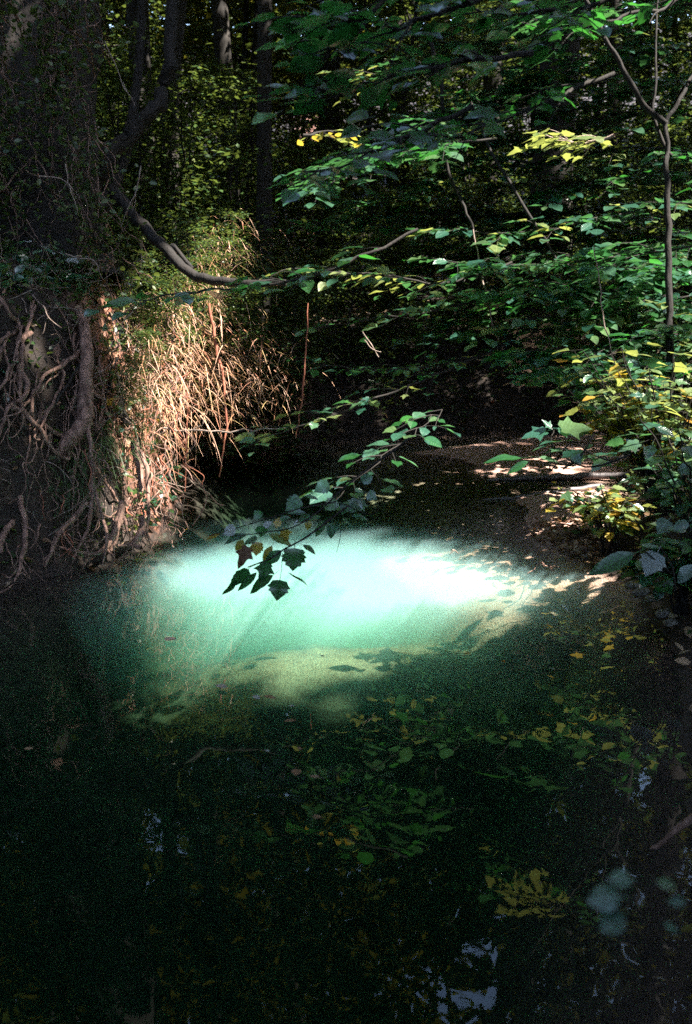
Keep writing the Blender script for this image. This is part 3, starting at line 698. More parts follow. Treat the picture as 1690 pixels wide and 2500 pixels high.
# large soft leaves close to the camera at the top
NEAR = [('blurred leafy branch crossing the upper middle just before the dark stems', [(1500, 180, 4.4), (1300, 260, 4.3), (1100, 330, 4.2), (950, 300, 4.2)], 10), ('blurred leaves spreading at the very top beside the sapling fork', [(1750, -60, 4.6), (1600, 20, 4.5), (1450, 60, 4.4), (1330, 110, 4.4)], 9),
        ('soft broad green leaves at the top just off the middle', [(1100, -120, 3.6), (980, -30, 3.5), (860, 90, 3.5), (800, 130, 3.4)], 9),
        ('blurred dark green leaves hanging at the top in the middle', [(1250, -60, 3.4), (1050, 40, 3.3), (900, 60, 3.2), (760, 40, 3.1)], 10),
        ('blurred branch of broad green leaves under the topmost ones', [(1300, 130, 3.6), (1100, 150, 3.5), (900, 210, 3.4), (720, 230, 3.3)], 10),
        ('soft dark branch with broad leaves beside the lit slope', [(1150, 260, 4.2), (1000, 330, 4.1), (860, 400, 4.0), (740, 420, 3.9)], 8),
        ('soft green leaves at the top edge by the thick black trunk', [(1600, -80, 4.2), (1450, 10, 4.1), (1300, 40, 4.0), (1150, 20, 3.9)], 9)]
for lab, pts, n in NEAR: spray(lab, pts, int(n * 1.5), .36, .108, DK, ['ovate', 'lobed'], sp=.10, droop=.25, tilt=.5)
SHY = False
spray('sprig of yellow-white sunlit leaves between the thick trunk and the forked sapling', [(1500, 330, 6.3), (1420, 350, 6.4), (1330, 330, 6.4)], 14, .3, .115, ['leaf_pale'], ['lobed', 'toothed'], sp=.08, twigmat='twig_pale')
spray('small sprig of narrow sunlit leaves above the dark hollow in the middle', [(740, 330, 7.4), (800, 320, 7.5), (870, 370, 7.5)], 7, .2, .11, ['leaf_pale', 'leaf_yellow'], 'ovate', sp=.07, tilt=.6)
spray('sprig of small pale leaves climbing the big bank trunk', [(60, 590, 6.8), (120, 615, 6.7), (200, 640, 6.6)], 7, .14, .075, ['leaf_white', 'leaf'], 'ovate', sp=.06, r0=.004)
spray('tiny leaves of a shoot growing out of the dark water by the roots', [(435, 1180, 7.2), (410, 1165, 7.2), (425, 1140, 7.2)], 4, .08, .05, ['leaf'], 'ovate', sp=.05, r0=.003)

# the hanging tip branch over the bright water, leaf by leaf
root = empty('leafy_branch', P(1000, 1070, 5.0), 'low branch with yellowing and dark drooping leaves hanging over the bright water', 'branch')
mb = MB(); o0 = root.location
def tb(pts, r): tube(mb, [P(*p) - o0 for p in pts], r, 5, 0, 5, wob=.006, seed=1)
tb([(1000, 1070, 5.0), (900, 1145, 4.9), (830, 1200, 4.85), (777, 1250, 4.8)], [.006, .004])
tb([(850, 1235, 4.8), (775, 1293, 4.75), (730, 1322, 4.7), (690, 1345, 4.68), (655, 1365, 4.66), (605, 1385, 4.65)], [.006, .003])
tb([(777, 1250, 4.8), (720, 1285, 4.75), (650, 1300, 4.72), (560, 1310, 4.7)], [.004, .002])
tb([(820, 1225, 4.85), (740, 1240, 4.8), (640, 1270, 4.78), (510, 1308, 4.75)], [.004, .002])
tb([(690, 1350, 4.68), (689, 1385, 4.67), (687, 1400, 4.67)], [.0015, .001])
tb([(840, 1230, 4.85), (900, 1255, 4.9), (930, 1240, 4.9)], [.003, .001]); tb([(833, 1290, 4.9), (830, 1320, 4.9), (822, 1348, 4.9)], [.002, .001])
tube_build(mb, 'twig', M['twig'], root)
def hl(px, py, qx, qy, d, kind, mat, nrm=(0, -.75, .65), dz=0.0, wid=1.0):
    a = P(px, py, d); b = P(qx, qy, d + dz); s = (b - a).length / 1.05
    return leaf_at(root, a, b - a, nrm, s, kind, mat, wid=wid)
FACE = (0.1, -1, .15); FLAT = (0, -.3, 1)
hl(686, 1400, 678, 1455, 4.67, 'toothed', 'leaf_dark', FACE, wid=1.25)  # dark colour stands in for shade on leaves against the bright water
hl(684, 1393, 622, 1435, 4.67, 'ovate', 'leaf_dark', (.3, -.4, 1), wid=.8); hl(688, 1390, 742, 1420, 4.67, 'ovate', 'leaf_dark', (.9, -.1, 1), wid=.4)
hl(720, 1322, 716, 1382, 4.69, 'toothed', 'leaf_dark', FACE, wid=1.4); hl(730, 1325, 764, 1345, 4.7, 'ovate', 'leaf_dark', FLAT)
hl(700, 1335, 655, 1370, 4.69, 'ovate', 'leaf_dark', (.2, -.8, .5), wid=.9); hl(655, 1360, 640, 1412, 4.67, 'lobed', 'leaf_dark', FACE, wid=1.0)
hl(622, 1375, 570, 1425, 4.66, 'toothed', 'leaf_dark', (.7, -.5, .5), wid=.62); hl(590, 1405, 553, 1445, 4.66, 'ovate', 'leaf_dark', (.8, -.5, .4), wid=.5); hl(640, 1385, 592, 1432, 4.66, 'ovate', 'leaf_dark', (.4, -.7, .5), wid=.5)
hl(670, 1322, 648, 1362, 4.7, 'ovate', 'leaf_yellow', FACE, wid=.8); hl(630, 1312, 626, 1350, 4.7, 'toothed', 'leaf_yellow', FACE, wid=1.2)
hl(612, 1320, 588, 1375, 4.7, 'lobed', 'leaf_dead', FACE, wid=.8); hl(600, 1310, 580, 1338, 4.7, 'ovate', 'leaf_yellow', FACE)
hl(620, 1300, 560, 1318, 4.72, 'ovate', 'leaf', FLAT); hl(640, 1308, 600, 1325, 4.71, 'toothed', 'leaf', FLAT)
hl(585, 1285, 550, 1300, 4.75, 'toothed', 'leaf_white', (.2, -.6, .7), wid=1.2); hl(545, 1300, 512, 1312, 4.75, 'ovate', 'leaf_yellow', FLAT); hl(600, 1290, 606, 1270, 4.75, 'ovate', 'leaf_pale', FACE)
hl(640, 1290, 660, 1276, 4.75, 'toothed', 'leaf_white', (0, -.8, .5)); hl(672, 1295, 680, 1270, 4.75, 'ovate', 'leaf_yellow', FACE, wid=1.2); hl(690, 1285, 700, 1315, 4.75, 'lobed', 'leaf_yellow', FLAT, wid=1.3)
hl(640, 1300, 700, 1322, 4.74, 'ovate', 'leaf_pale', (.1, -.35, 1)); hl(640, 1270, 625, 1250, 4.8, 'toothed', 'leaf_dark', FACE, wid=1.4); hl(640, 1275, 638, 1305, 4.78, 'toothed', 'leaf_dark', FACE, wid=1.4)
hl(720, 1262, 680, 1270, 4.8, 'ovate', 'leaf', FLAT, wid=1.2); hl(760, 1255, 715, 1250, 4.8, 'ovate', 'leaf', FLAT); hl(770, 1258, 730, 1270, 4.8, 'toothed', 'leaf', FLAT, wid=1.2); hl(755, 1262, 752, 1288, 4.8, 'ovate', 'leaf_yellow', FACE, wid=1.2)
hl(745, 1210, 705, 1240, 4.85, 'toothed', 'leaf', (.1, -.7, .6), wid=1.2); hl(735, 1210, 770, 1215, 4.85, 'ovate', 'leaf', FLAT); hl(815, 1175, 775, 1195, 4.9, 'toothed', 'leaf', (0, -.6, .7), wid=1.3); hl(818, 1178, 850, 1168, 4.9, 'ovate', 'leaf_pale', FLAT)
hl(820, 1180, 795, 1198, 4.9, 'ovate', 'leaf_pale', (.2, -.4, .8), wid=.6); hl(715, 1285, 725, 1272, 4.8, 'ovate', 'leaf_white', FACE, wid=.7)
for q in [(830, 1215, 800, 1240), (850, 1225, 838, 1250), (880, 1210, 860, 1245), (890, 1200, 915, 1215), (860, 1210, 885, 1240), (875, 1180, 905, 1165)]: hl(q[0], q[1], q[2], q[3], 4.9, 'toothed', 'leaf', (random.uniform(-.3, .3), -.7, .5), wid=1.3)
for q in [(800, 1262, 775, 1300), (812, 1265, 808, 1305), (830, 1262, 850, 1275), (850, 1262, 880, 1258), (860, 1262, 892, 1266), (790, 1258, 760, 1268)]: hl(q[0], q[1], q[2], q[3], 4.88, 'ovate', 'leaf', FLAT, wid=1.1)

# ------------------------------------------------------------------ stems
def stems(name, label, cat, paths, mat, origin, part='stem', seg=7, rough=.08, wob=.02):
    t = empty(name, origin, label, cat); mb = None
    for i, (pts, r) in enumerate(paths):
        mb = MB(); tube(mb, [(P(*p) if not isinstance(p, Vector) else p) - Vector(origin) for p in pts], r, seg, rough, 6, wob=wob, seed=i)
        tube_build(mb, part if i == 0 else 'limb', M[mat], t)
    return t
stems('sapling', 'slim dark sapling with a wide fork high on its stem', 'tree', [([(1636, 960, 7.6), (1634, 760, 7.6), (1630, 520, 7.6), (1628, 400, 7.6), (1625, 300, 7.6)], [.032, .028, .025, .021, .016]),
      ([(1625, 300, 7.6), (1560, 240, 7.5), (1500, 130, 7.4), (1440, 20, 7.3), (1400, -80, 7.2)], [.024, .014]), ([(1625, 300, 7.6), (1660, 240, 7.6), (1695, 170, 7.6), (1720, 60, 7.6)], [.018, .01]),
      ([(1640, 380, 7.7), (1600, 300, 7.7), (1600, 150, 7.7), (1606, 0, 7.7)], [.014, .008])], 'bark', P(1636, 960, 7.6))
stems('bare_branch', 'slanting black stem crossing the leafy wall', 'branch', [([(1150, 250, 8.6), (1200, 370, 8.5), (1290, 520, 8.4), (1370, 650, 8.4)], [.012, .014, .014, .01])], 'bark', P(1150, 250, 8.6))
stems('bare_branch', 'dark wavy stem hanging in front of the leafy wall', 'branch', [([(1040, 60, 8.6), (1080, 230, 8.5), (1090, 400, 8.5), (1140, 520, 8.4), (1160, 590, 8.4)], [.018, .018, .016, .012, .008])], 'bark', P(1040, 60, 8.6))
stems('vine', 'pale thin vine slanting down to the black hollow', 'vine', [([(1155, 560, 8.3), (1175, 660, 8.3), (1200, 770, 8.2), (1240, 880, 8.2), (1290, 945, 8.2)], [.006, .007, .008, .008, .003])], 'twig_pale', P(1155, 560, 8.3))
stems('vine', 'second pale thin vine hanging near the forked sapling', 'vine', [([(1450, 600, 7.2), (1465, 700, 7.2), (1480, 800, 7.1), (1510, 930, 7.1)], [.004, .005, .005, .002])], 'twig_pale', P(1450, 600, 7.2))
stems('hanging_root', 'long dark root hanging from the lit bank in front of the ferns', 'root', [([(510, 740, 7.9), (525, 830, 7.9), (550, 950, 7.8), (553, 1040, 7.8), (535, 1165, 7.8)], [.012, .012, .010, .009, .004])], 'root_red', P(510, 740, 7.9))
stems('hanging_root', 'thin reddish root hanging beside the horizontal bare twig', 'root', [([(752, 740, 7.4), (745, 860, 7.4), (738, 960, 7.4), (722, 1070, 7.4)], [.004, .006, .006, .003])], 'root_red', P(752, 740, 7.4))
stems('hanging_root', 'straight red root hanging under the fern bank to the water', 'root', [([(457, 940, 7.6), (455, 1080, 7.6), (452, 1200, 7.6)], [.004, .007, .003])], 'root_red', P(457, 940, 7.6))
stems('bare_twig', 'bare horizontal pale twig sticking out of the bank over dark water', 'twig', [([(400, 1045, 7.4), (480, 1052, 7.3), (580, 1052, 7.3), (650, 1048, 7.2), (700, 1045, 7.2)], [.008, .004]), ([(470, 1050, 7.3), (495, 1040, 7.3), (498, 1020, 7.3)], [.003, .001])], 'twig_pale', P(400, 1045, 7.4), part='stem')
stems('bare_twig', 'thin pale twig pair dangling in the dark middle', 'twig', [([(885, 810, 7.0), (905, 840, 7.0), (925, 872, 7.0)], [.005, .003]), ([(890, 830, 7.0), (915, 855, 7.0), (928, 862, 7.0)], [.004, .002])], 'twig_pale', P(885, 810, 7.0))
stems('dead_branch', 'dark dead branch arching out of the shaded water', 'branch', [([(470, 1160, 7.8), (500, 1200, 7.8), (500, 1230, 7.8), (470, 1285, 7.7)], [.008, .006]), ([(500, 1200, 7.8), (530, 1230, 7.8), (548, 1234, 7.8)], [.006, .003])], 'root', P(470, 1160, 7.8))
stems('fallen_limb', 'dark fallen limb arching from the big tree down to the middle', 'branch', [([(275, 470, 7.9), (330, 530, 7.8), (400, 605, 7.6), (470, 668, 7.5), (560, 690, 7.4), (700, 690, 7.2)], [.055, .048, .042, .038, .034, .024]), ([(420, 600, 7.6), (440, 620, 7.6), (470, 655, 7.6)], [.02, .015])], 'bark', P(275, 470, 7.9))
def Gz(px, py, z): return G(px, py, z)
stems('log', 'long thin wet log lying in the channel between the sand bars', 'log', [([Gz(1190, 1172, .0), Gz(1300, 1166, .02), Gz(1420, 1162, .03), Gz(1540, 1160, .05)], [.012, .03, .034, .03])], 'log', Gz(1190, 1172, .0), part='trunk')
stems('log', 'tapered grey branch with its pale tip lying in the shallow water', 'log', [([Gz(1180, 1220, .0), Gz(1260, 1215, .012), Gz(1370, 1200, .05), Gz(1470, 1186, .09)], [.008, .02, .022, .024])], 'log', Gz(1180, 1220, .0), part='trunk')
stems('floating_twig', 'small white forked twig standing out of the bright water', 'twig', [([Gz(1118, 1352, -.02), Gz(1110, 1345, .01), Gz(1104, 1342, .04)], [.004, .004]), ([Gz(1110, 1345, .01), Gz(1100, 1352, .0)], [.003, .002])], 'twig_pale', Gz(1118, 1352, 0))
stems('twig_shoot', 'dark forked shoot sticking out of the shallows with a pinkish bud', 'twig', [([Gz(1288, 1400, -.02), Gz(1318, 1375, .02), Gz(1335, 1382, .09), Gz(1322, 1372, .16)], [.003, .004]), ([Gz(1350, 1392, -.03), Gz(1345, 1385, .05), Gz(1365, 1385, .16)], [.003, .002])], 'root', Gz(1288, 1400, 0))
# ------------------------------------------------------------------ the big bank tree with its roots
bp0 = P(120, 800, 7.5)
big = empty('bank_tree', bp0, 'massive dark tree leaning on the steep bank with bare roots reaching into the pool', 'tree')
def bt(pts, r, name, mat, seg=8, rough=.12, wob=.03, sd=0):
    mb = MB(); tube(mb, [(P(*p) if not isinstance(p, Vector) else p) - bp0 for p in pts], r, seg, rough, 6, wob=wob, seed=sd)
    return tube_build(mb, name, M[mat], big)
bt([(118, 700, 7.9), (112, 620, 7.9), (105, 450, 7.9), (120, 200, 8.0), (135, -50, 8.1), (150, -900, 8.3)], [.60, .50, .42, .38, .37, .3], 'trunk', 'bark', 20, .16, 0)
bt([(185, 560, 8.2), (225, 440, 8.3), (300, 340, 8.4), (385, 250, 8.5), (420, 120, 8.6), (432, -200, 8.8)], [.10, .08, .068, .06, .055, .05], 'limb', 'bark', 12, .22, .06)
bt([(225, 560, 8.3), (285, 430, 8.5), (310, 360, 8.6), (340, 150, 8.8), (350, -150, 9)], [.08, .06, .045, .04, .035], 'limb', 'bark', 8, .1, 0)
ROOTS = [([(125, 740, 7.1), (138, 800, 6.9), (132, 870, 6.8), (112, 940, 6.8), (75, 1010, 6.75), (60, 1060, 6.7), (40, 1150, 6.7)], [.05, .045, .048, .05, .055, .05, .04], 'root'),
         ([(180, 740, 7.1), (205, 800, 6.95), (212, 880, 6.85), (208, 960, 6.8), (205, 1030, 6.75), (170, 1080, 6.7), (130, 1120, 6.7), (108, 1170, 6.7)], [.045, .042, .045, .05, .06, .05, .045, .02], 'root'),
         ([(212, 1020, 6.75), (222, 1100, 6.7), (228, 1180, 6.65), (222, 1250, 6.6), (205, 1320, 6.55), (178, 1362, 6.5)], [.018, .016, .015, .014, .011, .005], 'root'),
         ([(230, 1190, 6.65), (250, 1260, 6.6), (262, 1310, 6.55), (250, 1380, 6.5)], [.012, .010, .012, .006], 'root'),
         ([(300, 1225, 6.8), (292, 1260, 6.75), (272, 1310, 6.7), (258, 1340, 6.65), (225, 1352, 6.6), (180, 1342, 6.55), (130, 1330, 6.5)], [.025, .027, .025, .018, .012, .009, .005], 'root'),
         ([(300, 1260, 6.82), (288, 1300, 6.75), (270, 1345, 6.7)], [.016, .018, .012], 'root'),
         ([(342, 1100, 7.0), (358, 1150, 6.95), (362, 1230, 6.9), (362, 1300, 6.9), (368, 1345, 6.9)], [.018, .016, .013, .010, .004], 'root'),
         ([(330, 1080, 7.1), (340, 1140, 7.05), (345, 1200, 7.0)], [.032, .028, .015], 'root'),
         ([(346, 1262, 6.9), (348, 1290, 6.85), (338, 1312, 6.82), (322, 1328, 6.8), (285, 1330, 6.75)], [.022, .028, .026, .018, .008], 'root'),
         ([(322, 1328, 6.8), (345, 1338, 6.75)], [.018, .014], 'root'),
         ([(50, 1210, 6.4), (60, 1270, 6.3), (60, 1330, 6.2), (50, 1370, 6.1), (35, 1420, 6.0)], [.02, .018, .017, .015, .007], 'root'),
         ([(40, 1255, 6.4), (20, 1285, 6.3), (2, 1320, 6.2), (5, 1350, 6.15)], [.026, .025, .018, .01], 'root'),
         ([(215, 1225, 6.6), (180, 1265, 6.55), (150, 1295, 6.5), (128, 1340, 6.45), (108, 1385, 6.4)], [.012, .02, .016, .015, .008], 'root'),
         ([(260, 1160, 6.7), (215, 1215, 6.65), (175, 1245, 6.6)], [.010, .008, .004], 'root'),
         ([(0, 1448, 5.9), (20, 1438, 5.9), (34, 1426, 5.95)], [.010, .008, .004], 'root'),
         ([(108, 960, 6.8), (106, 1060, 6.75), (104, 1140, 6.7)], [.012, .011, .006], 'root'),
         ([(112, 955, 6.8), (130, 1000, 6.75), (140, 1050, 6.7)], [.006, .005, .003], 'root'),
         ([(100, 1280, 6.4), (85, 1320, 6.35), (70, 1340, 6.3)], [.008, .006, .003], 'root'),
         ([(250, 830, 7.7), (275, 900, 7.6), (290, 980, 7.5), (310, 1040, 7.4)], [.055, .06, .055, .03], 'bark'),
         ([(205, 1325, 6.5), (215, 1350, 6.5), (218, 1380, 6.5)], [.004, .004, .002], 'root'), ([(222, 1240, 6.6), (180, 1290, 6.55), (130, 1312, 6.5)], [.004, .004, .002], 'root'),
         ([(165, 1300, 6.5), (205, 1320, 6.5), (240, 1322, 6.5)], [.004, .004, .002], 'root'), ([(255, 1310, 6.6), (225, 1345, 6.55), (215, 1350, 6.55)], [.005, .004, .002], 'root')]
for i, (p, r, mt) in enumerate(ROOTS): bt(p, r, 'root', mt, 8, .14, .015, sd=i)
for i, (p, r, mt) in enumerate(ROOTS):
    if len(p) < 4: continue
    for f in range(5):
        a = random.randrange(1, len(p) - 1); x0, y0, d0 = p[a]; s = random.choice([-1, 1]); L = random.uniform(35, 110)
        bt([(x0, y0, d0), (x0 + s * L * .25, y0 + L * .4, d0 - .03), (x0 + s * L * random.uniform(.1, .6), min(y0 + L * .8, 1400), d0 - .05), (x0 + s * L * random.uniform(0, .8), min(y0 + L * 1.2, 1420), d0 - .08)],
           [min(r[a], .03) * random.uniform(.2, .5), .0015], 'rootlet', 'root', 5, .2, .05, sd=f + 10 * i)
# roots lying along the face of the bank
random.seed(77)
for i in range(46):
    x0 = random.uniform(-10, 230) if i % 3 else random.uniform(230, 520); y0 = random.uniform(690, 1000); dx = random.gauss(0, 26); pts = []
    for j in range(7):
        yy = y0 + j * random.uniform(38, 70); xx = x0 + dx * j + random.gauss(0, 14)
        if yy > 1390 or (xx > 420 and yy > 1100): break
        q = on_bank(xx, yy, .05 + random.uniform(0, .05))
        if q is None or (pts and (q - pts[-1]).length > .6): break
        pts.append(q)
    if len(pts) > 2: bt(pts, [random.uniform(.005, .02), .002], 'root', 'root' if i % 3 else 'bark', 7, .3, .025, sd=i)
# fine hanging rootlets
for i in range(185):
    px = min(470, random.choice([random.gauss(365, 40), random.gauss(390, 45), random.uniform(0, 300)])); py = random.uniform(760, 1260) if px > 250 else random.uniform(800, 1300)
    d = 7.7 - (py - 900) / 400 * .8 if px > 250 else 7.0 - (py - 900) / 400 * .5
    d += random.uniform(-.1, .15) - .1; L = random.uniform(40, 130); s = random.gauss(0, 22); b = random.gauss(0, 16)
    pts = [(px, py, d), (px + s * .3 + b, py + L * .4, d - .05), (px + s * .8 - b * .5, py + L * .75, d - .08), (px + s, min(py + L, 1345), d - .1)]
    bt(pts, [random.uniform(.003, .007), .0015], 'rootlet', 'root' if random.random() < .7 else 'root_red', 4, 0, .03, sd=i)

# creepers on the big trunk
mb = MB(); iv = []
for i in range(170):
    h0 = random.uniform(860, -60); xx = random.uniform(-30, 285); c0 = P(xx, h0, 7.25 + .3 * abs(xx - 120) / 150)
    pts = [c0]; dr = Vector((random.gauss(0, .18), 0, random.choice([-1, 1]) * random.uniform(.6, 1.2)))
    for j in range(4):
        dr += Vector((random.gauss(0, .28), random.gauss(0, .1), random.gauss(0, .2))); q = pts[-1] + dr.normalized() * random.uniform(.08, .28); q.y = min(q.y, 7.5); pts.append(q); iv.append(q)
    tube(mb, [p - bp0 for p in pts], [random.uniform(.003, .009), .0015], 4, 0, 3, wob=.05, seed=i)
tube_build(mb, 'creeper', M['root'], big)
iv = np.array([tuple(v - bp0) for v in iv]); iv = np.repeat(iv, 6, 0) + rng.normal(0, .07, (len(iv) * 6, 3))
put('ivy', mesh_np('ivy', *leaf_cloud(iv, rng.uniform(.03, .065, len(iv)), 1.0, T_OV), M['leaf_far']), big)

# ------------------------------------------------------------------ ground cover
def on_ground(n, cond, seed, box=(-6, 6, 3, 16)):
    r = np.random.default_rng(seed); x = r.uniform(box[0], box[1], n); y = r.uniform(box[2], box[3], n)
    h, sw, dU = height(x, y); m = cond(x, y, h, dU); return x[m], y[m], h[m]
def cover(name, label, x, y, z, size, tilt, mat, lift, templ=T_OV, seed=0):
    r = np.random.default_rng(seed + 50); Q = np.stack([x, y, z + r.uniform(0, lift, len(x))], 1)
    V, Fc = leaf_cloud(Q, r.uniform(.6, 1.3, len(x)) * size, tilt, templ); return tag(put(name, mesh_np(name, V, Fc, M[mat])), label, name.replace('_', ' '), kind='stuff')
leftc = lambda x, y, h, d: (d > .03) & (x < -.5)
x, y, z = on_ground(60000, leftc, 1, (-5, 0, 3.5, 15)); n_ = vnoise(x, y, 2.2, 41); k = n_ > -.05
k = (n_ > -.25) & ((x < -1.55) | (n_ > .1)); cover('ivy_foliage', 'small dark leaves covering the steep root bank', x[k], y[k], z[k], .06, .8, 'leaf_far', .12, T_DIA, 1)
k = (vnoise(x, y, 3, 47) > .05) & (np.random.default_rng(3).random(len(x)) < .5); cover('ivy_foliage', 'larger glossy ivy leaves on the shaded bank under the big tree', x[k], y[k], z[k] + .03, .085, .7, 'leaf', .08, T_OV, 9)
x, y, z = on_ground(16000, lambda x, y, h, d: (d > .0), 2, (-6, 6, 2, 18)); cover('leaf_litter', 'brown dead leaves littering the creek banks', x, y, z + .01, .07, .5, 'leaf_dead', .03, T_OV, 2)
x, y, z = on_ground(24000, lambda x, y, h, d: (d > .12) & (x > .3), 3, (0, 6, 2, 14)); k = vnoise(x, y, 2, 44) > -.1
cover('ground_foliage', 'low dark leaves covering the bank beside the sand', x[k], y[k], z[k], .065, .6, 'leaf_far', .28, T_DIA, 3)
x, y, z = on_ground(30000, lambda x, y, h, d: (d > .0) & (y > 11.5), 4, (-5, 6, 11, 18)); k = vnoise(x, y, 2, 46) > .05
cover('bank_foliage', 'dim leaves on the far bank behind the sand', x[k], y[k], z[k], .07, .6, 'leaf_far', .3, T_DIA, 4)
# debris along the sand edge
def shore(px0, px1, py0, py1, n, seed):
    r = random.Random(seed); out = []
    for _ in range(n):
        q = G(r.uniform(px0, px1), r.uniform(py0, py1)); out.append(q)
    return out
mb = []
sh = [q for q in shore(1300, 1480, 1285, 1400, 900, 3) if H1(q.x, q.y) > -.01]
x = np.array([q.x for q in sh]); y = np.array([q.y for q in sh]); z = np.array([H1(a, b) for a, b in zip(x, y)])
cover('shore_litter', 'pale bits of leaf and bark washed up on the sand edge', x, y, z + .01, .045, .6, 'leaf_dead', .03, T_OV, 6)
# twig tangle on the left bank
mb = MB()
for i in range(800):
    y0 = random.uniform(5.6, 10.5); x0 = random.uniform(-3.0, -.9)
    h, _, dU = height(np.array([x0]), np.array([y0]))
    if dU[0] < .02: continue
    p = Vector((x0, y0, h[0])); d = Vector((random.uniform(-.3, 1), random.uniform(-.9, .3), random.uniform(-.5, .9))).normalized(); L = random.uniform(.12, .5)
    q = p + d * L; mid = (p + q) / 2 + Vector((random.gauss(0, .05), random.gauss(0, .05), random.gauss(0, .06)))
    tube(mb, [p, mid, q], [random.uniform(.0025, .005), .001], 4, 0, 3, wob=.03, seed=i)
o = tube_build(mb, 'twig_tangle', M['twig_pale']); tag(o, 'tangle of fine bare twigs over the steep bank', 'twigs', kind='stuff')
# named bare twigs in front of the big trunk
TW = [([(325, 760, 6.9), (300, 790, 6.9), (285, 850, 6.9)], 'bent'), ([(345, 405, 6.9), (330, 470, 6.9), (295, 555, 6.9)], 'long pale slanting'), ([(160, 400, 6.8), (165, 440, 6.8), (145, 470, 6.8)], 'short forked'),
      ([(95, 430, 6.8), (155, 440, 6.8), (175, 470, 6.7), (190, 520, 6.7)], 'hooked'), ([(25, 680, 6.6), (25, 740, 6.5), (50, 790, 6.5)], 'dangling'), ([(160, 620, 6.6), (230, 640, 6.5), (250, 680, 6.5)], 'wiry'), ([(80, 720, 6.6), (120, 770, 6.5), (150, 800, 6.5)], 'crooked'),
      ([(60, 900, 6.5), (55, 880, 6.5), (75, 865, 6.5)], 'small lilac-lit'), ([(0, 850, 6.4), (15, 900, 6.4), (50, 920, 6.4)], 'low'), ([(255, 100, 7.0), (300, 200, 7.0), (330, 260, 7.0)], 'high dim')]
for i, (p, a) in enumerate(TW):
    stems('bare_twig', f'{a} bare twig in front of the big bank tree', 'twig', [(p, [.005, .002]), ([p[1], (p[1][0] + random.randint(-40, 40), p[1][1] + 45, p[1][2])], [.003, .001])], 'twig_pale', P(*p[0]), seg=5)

# grass and fern tufts
def tuft(name, label, cat, px, py, d, n, L, mat, spread=.2, down=.6, dirv=(.6, -.6, 0), wd=.0032, grp=None):
    c = P(px, py, d); r = np.random.default_rng(int(px * 7 + py)); t = empty(name, c, label, cat, grp)
    V = []; Fq = []; k = 0
    for i in range(n):
        b = Vector(r.normal(0, spread, 3)); b.z *= .8; a = Vector(dirv) + Vector(r.normal(0, .95, 3)); a.z = a.z * .8 + .15; a.normalize(); ln = L * r.uniform(.5, 1.3); sdv = a.cross(Vector((0, 0, 1))); sdv = sdv.normalized() if sdv.length > .01 else Vector((1, 0, 0))
        for j in range(5):
            f = j / 4; p = b + a * ln * f + Vector((0, 0, -down * ln * f * f)); ww = wd * (1 - f * .85)
            V += [tuple(p - sdv * ww), tuple(p + sdv * ww)]
            if j: Fq.append((k + 2 * j - 2, k + 2 * j - 1, k + 2 * j + 1, k + 2 * j))
        k += 10
    put('blade', mesh_np('blade', V, Fq, M[mat]), t)['kind'] = 'stuff'
    return t
TF = [(440, 780, 8.3, 'straw', 'upper'), (420, 850, 8.0, 'straw', 'thick bright'), (470, 900, 8.0, 'straw', 'feathery bright'), (400, 930, 7.8, 'straw', 'ragged'), (520, 940, 8.2, 'straw', 'soft reddish'), (560, 870, 8.6, 'straw', 'thin'),
      (340, 900, 7.6, 'straw', 'small'), (360, 990, 7.5, 'straw', 'drooping'), (620, 910, 9.0, 'straw', 'dim'), (560, 600, 10.0, 'straw', 'topmost'), (480, 700, 8.8, 'straw', 'shaded'),
      (190, 1130, 6.75, 'grass', 'dark green'), (140, 1180, 6.7, 'grass', 'low dark green'), (60, 1150, 6.6, 'grass', 'wispy green'), (250, 1080, 6.9, 'grass', 'small dark green')]
for px, py, d, m_, a in TF:
    tuft('grass_tuft', f'{a} tuft of {"dry fern and grass on the sunlit bank" if m_ == "straw" else "grass hanging among the shaded roots"}', 'grass', px, py, d, 150 if m_ == 'straw' else 110, .26 if m_ == 'straw' else .2, m_, .22 if m_ == 'straw' else .1, grp=None)
for i, (px, py, d, s) in enumerate([(410, 840, 7.95, .5), (380, 960, 7.6, .35), (490, 800, 8.5, .5), (330, 800, 8.0, .4), (600, 840, 9.0, .5), (300, 990, 7.2, .25), (340, 1080, 7.0, .22), (560, 760, 9.4, .5)]):
    q = P(px, py, d); t = empty('bank_plant', q - Vector((0, 0, .3 * s)), ['leafy plant among the dry ferns', 'small leafy plant under the dry ferns', 'leafy plant above the dry ferns', 'leafy plant beside the dark leaning root', 'leafy plant at the shaded end of the fern bank', 'tiny-leaved plant over the root mass', 'small plant rooted on the reddish roots', 'dim plant under the fallen limb'][i], 'plant')
    t.scale = (s * .6,) * 3; t.rotation_euler.z = i
    put('stem', LOWV[i % 4][0], t); put('foliage', LOWV[i % 4][1], t)

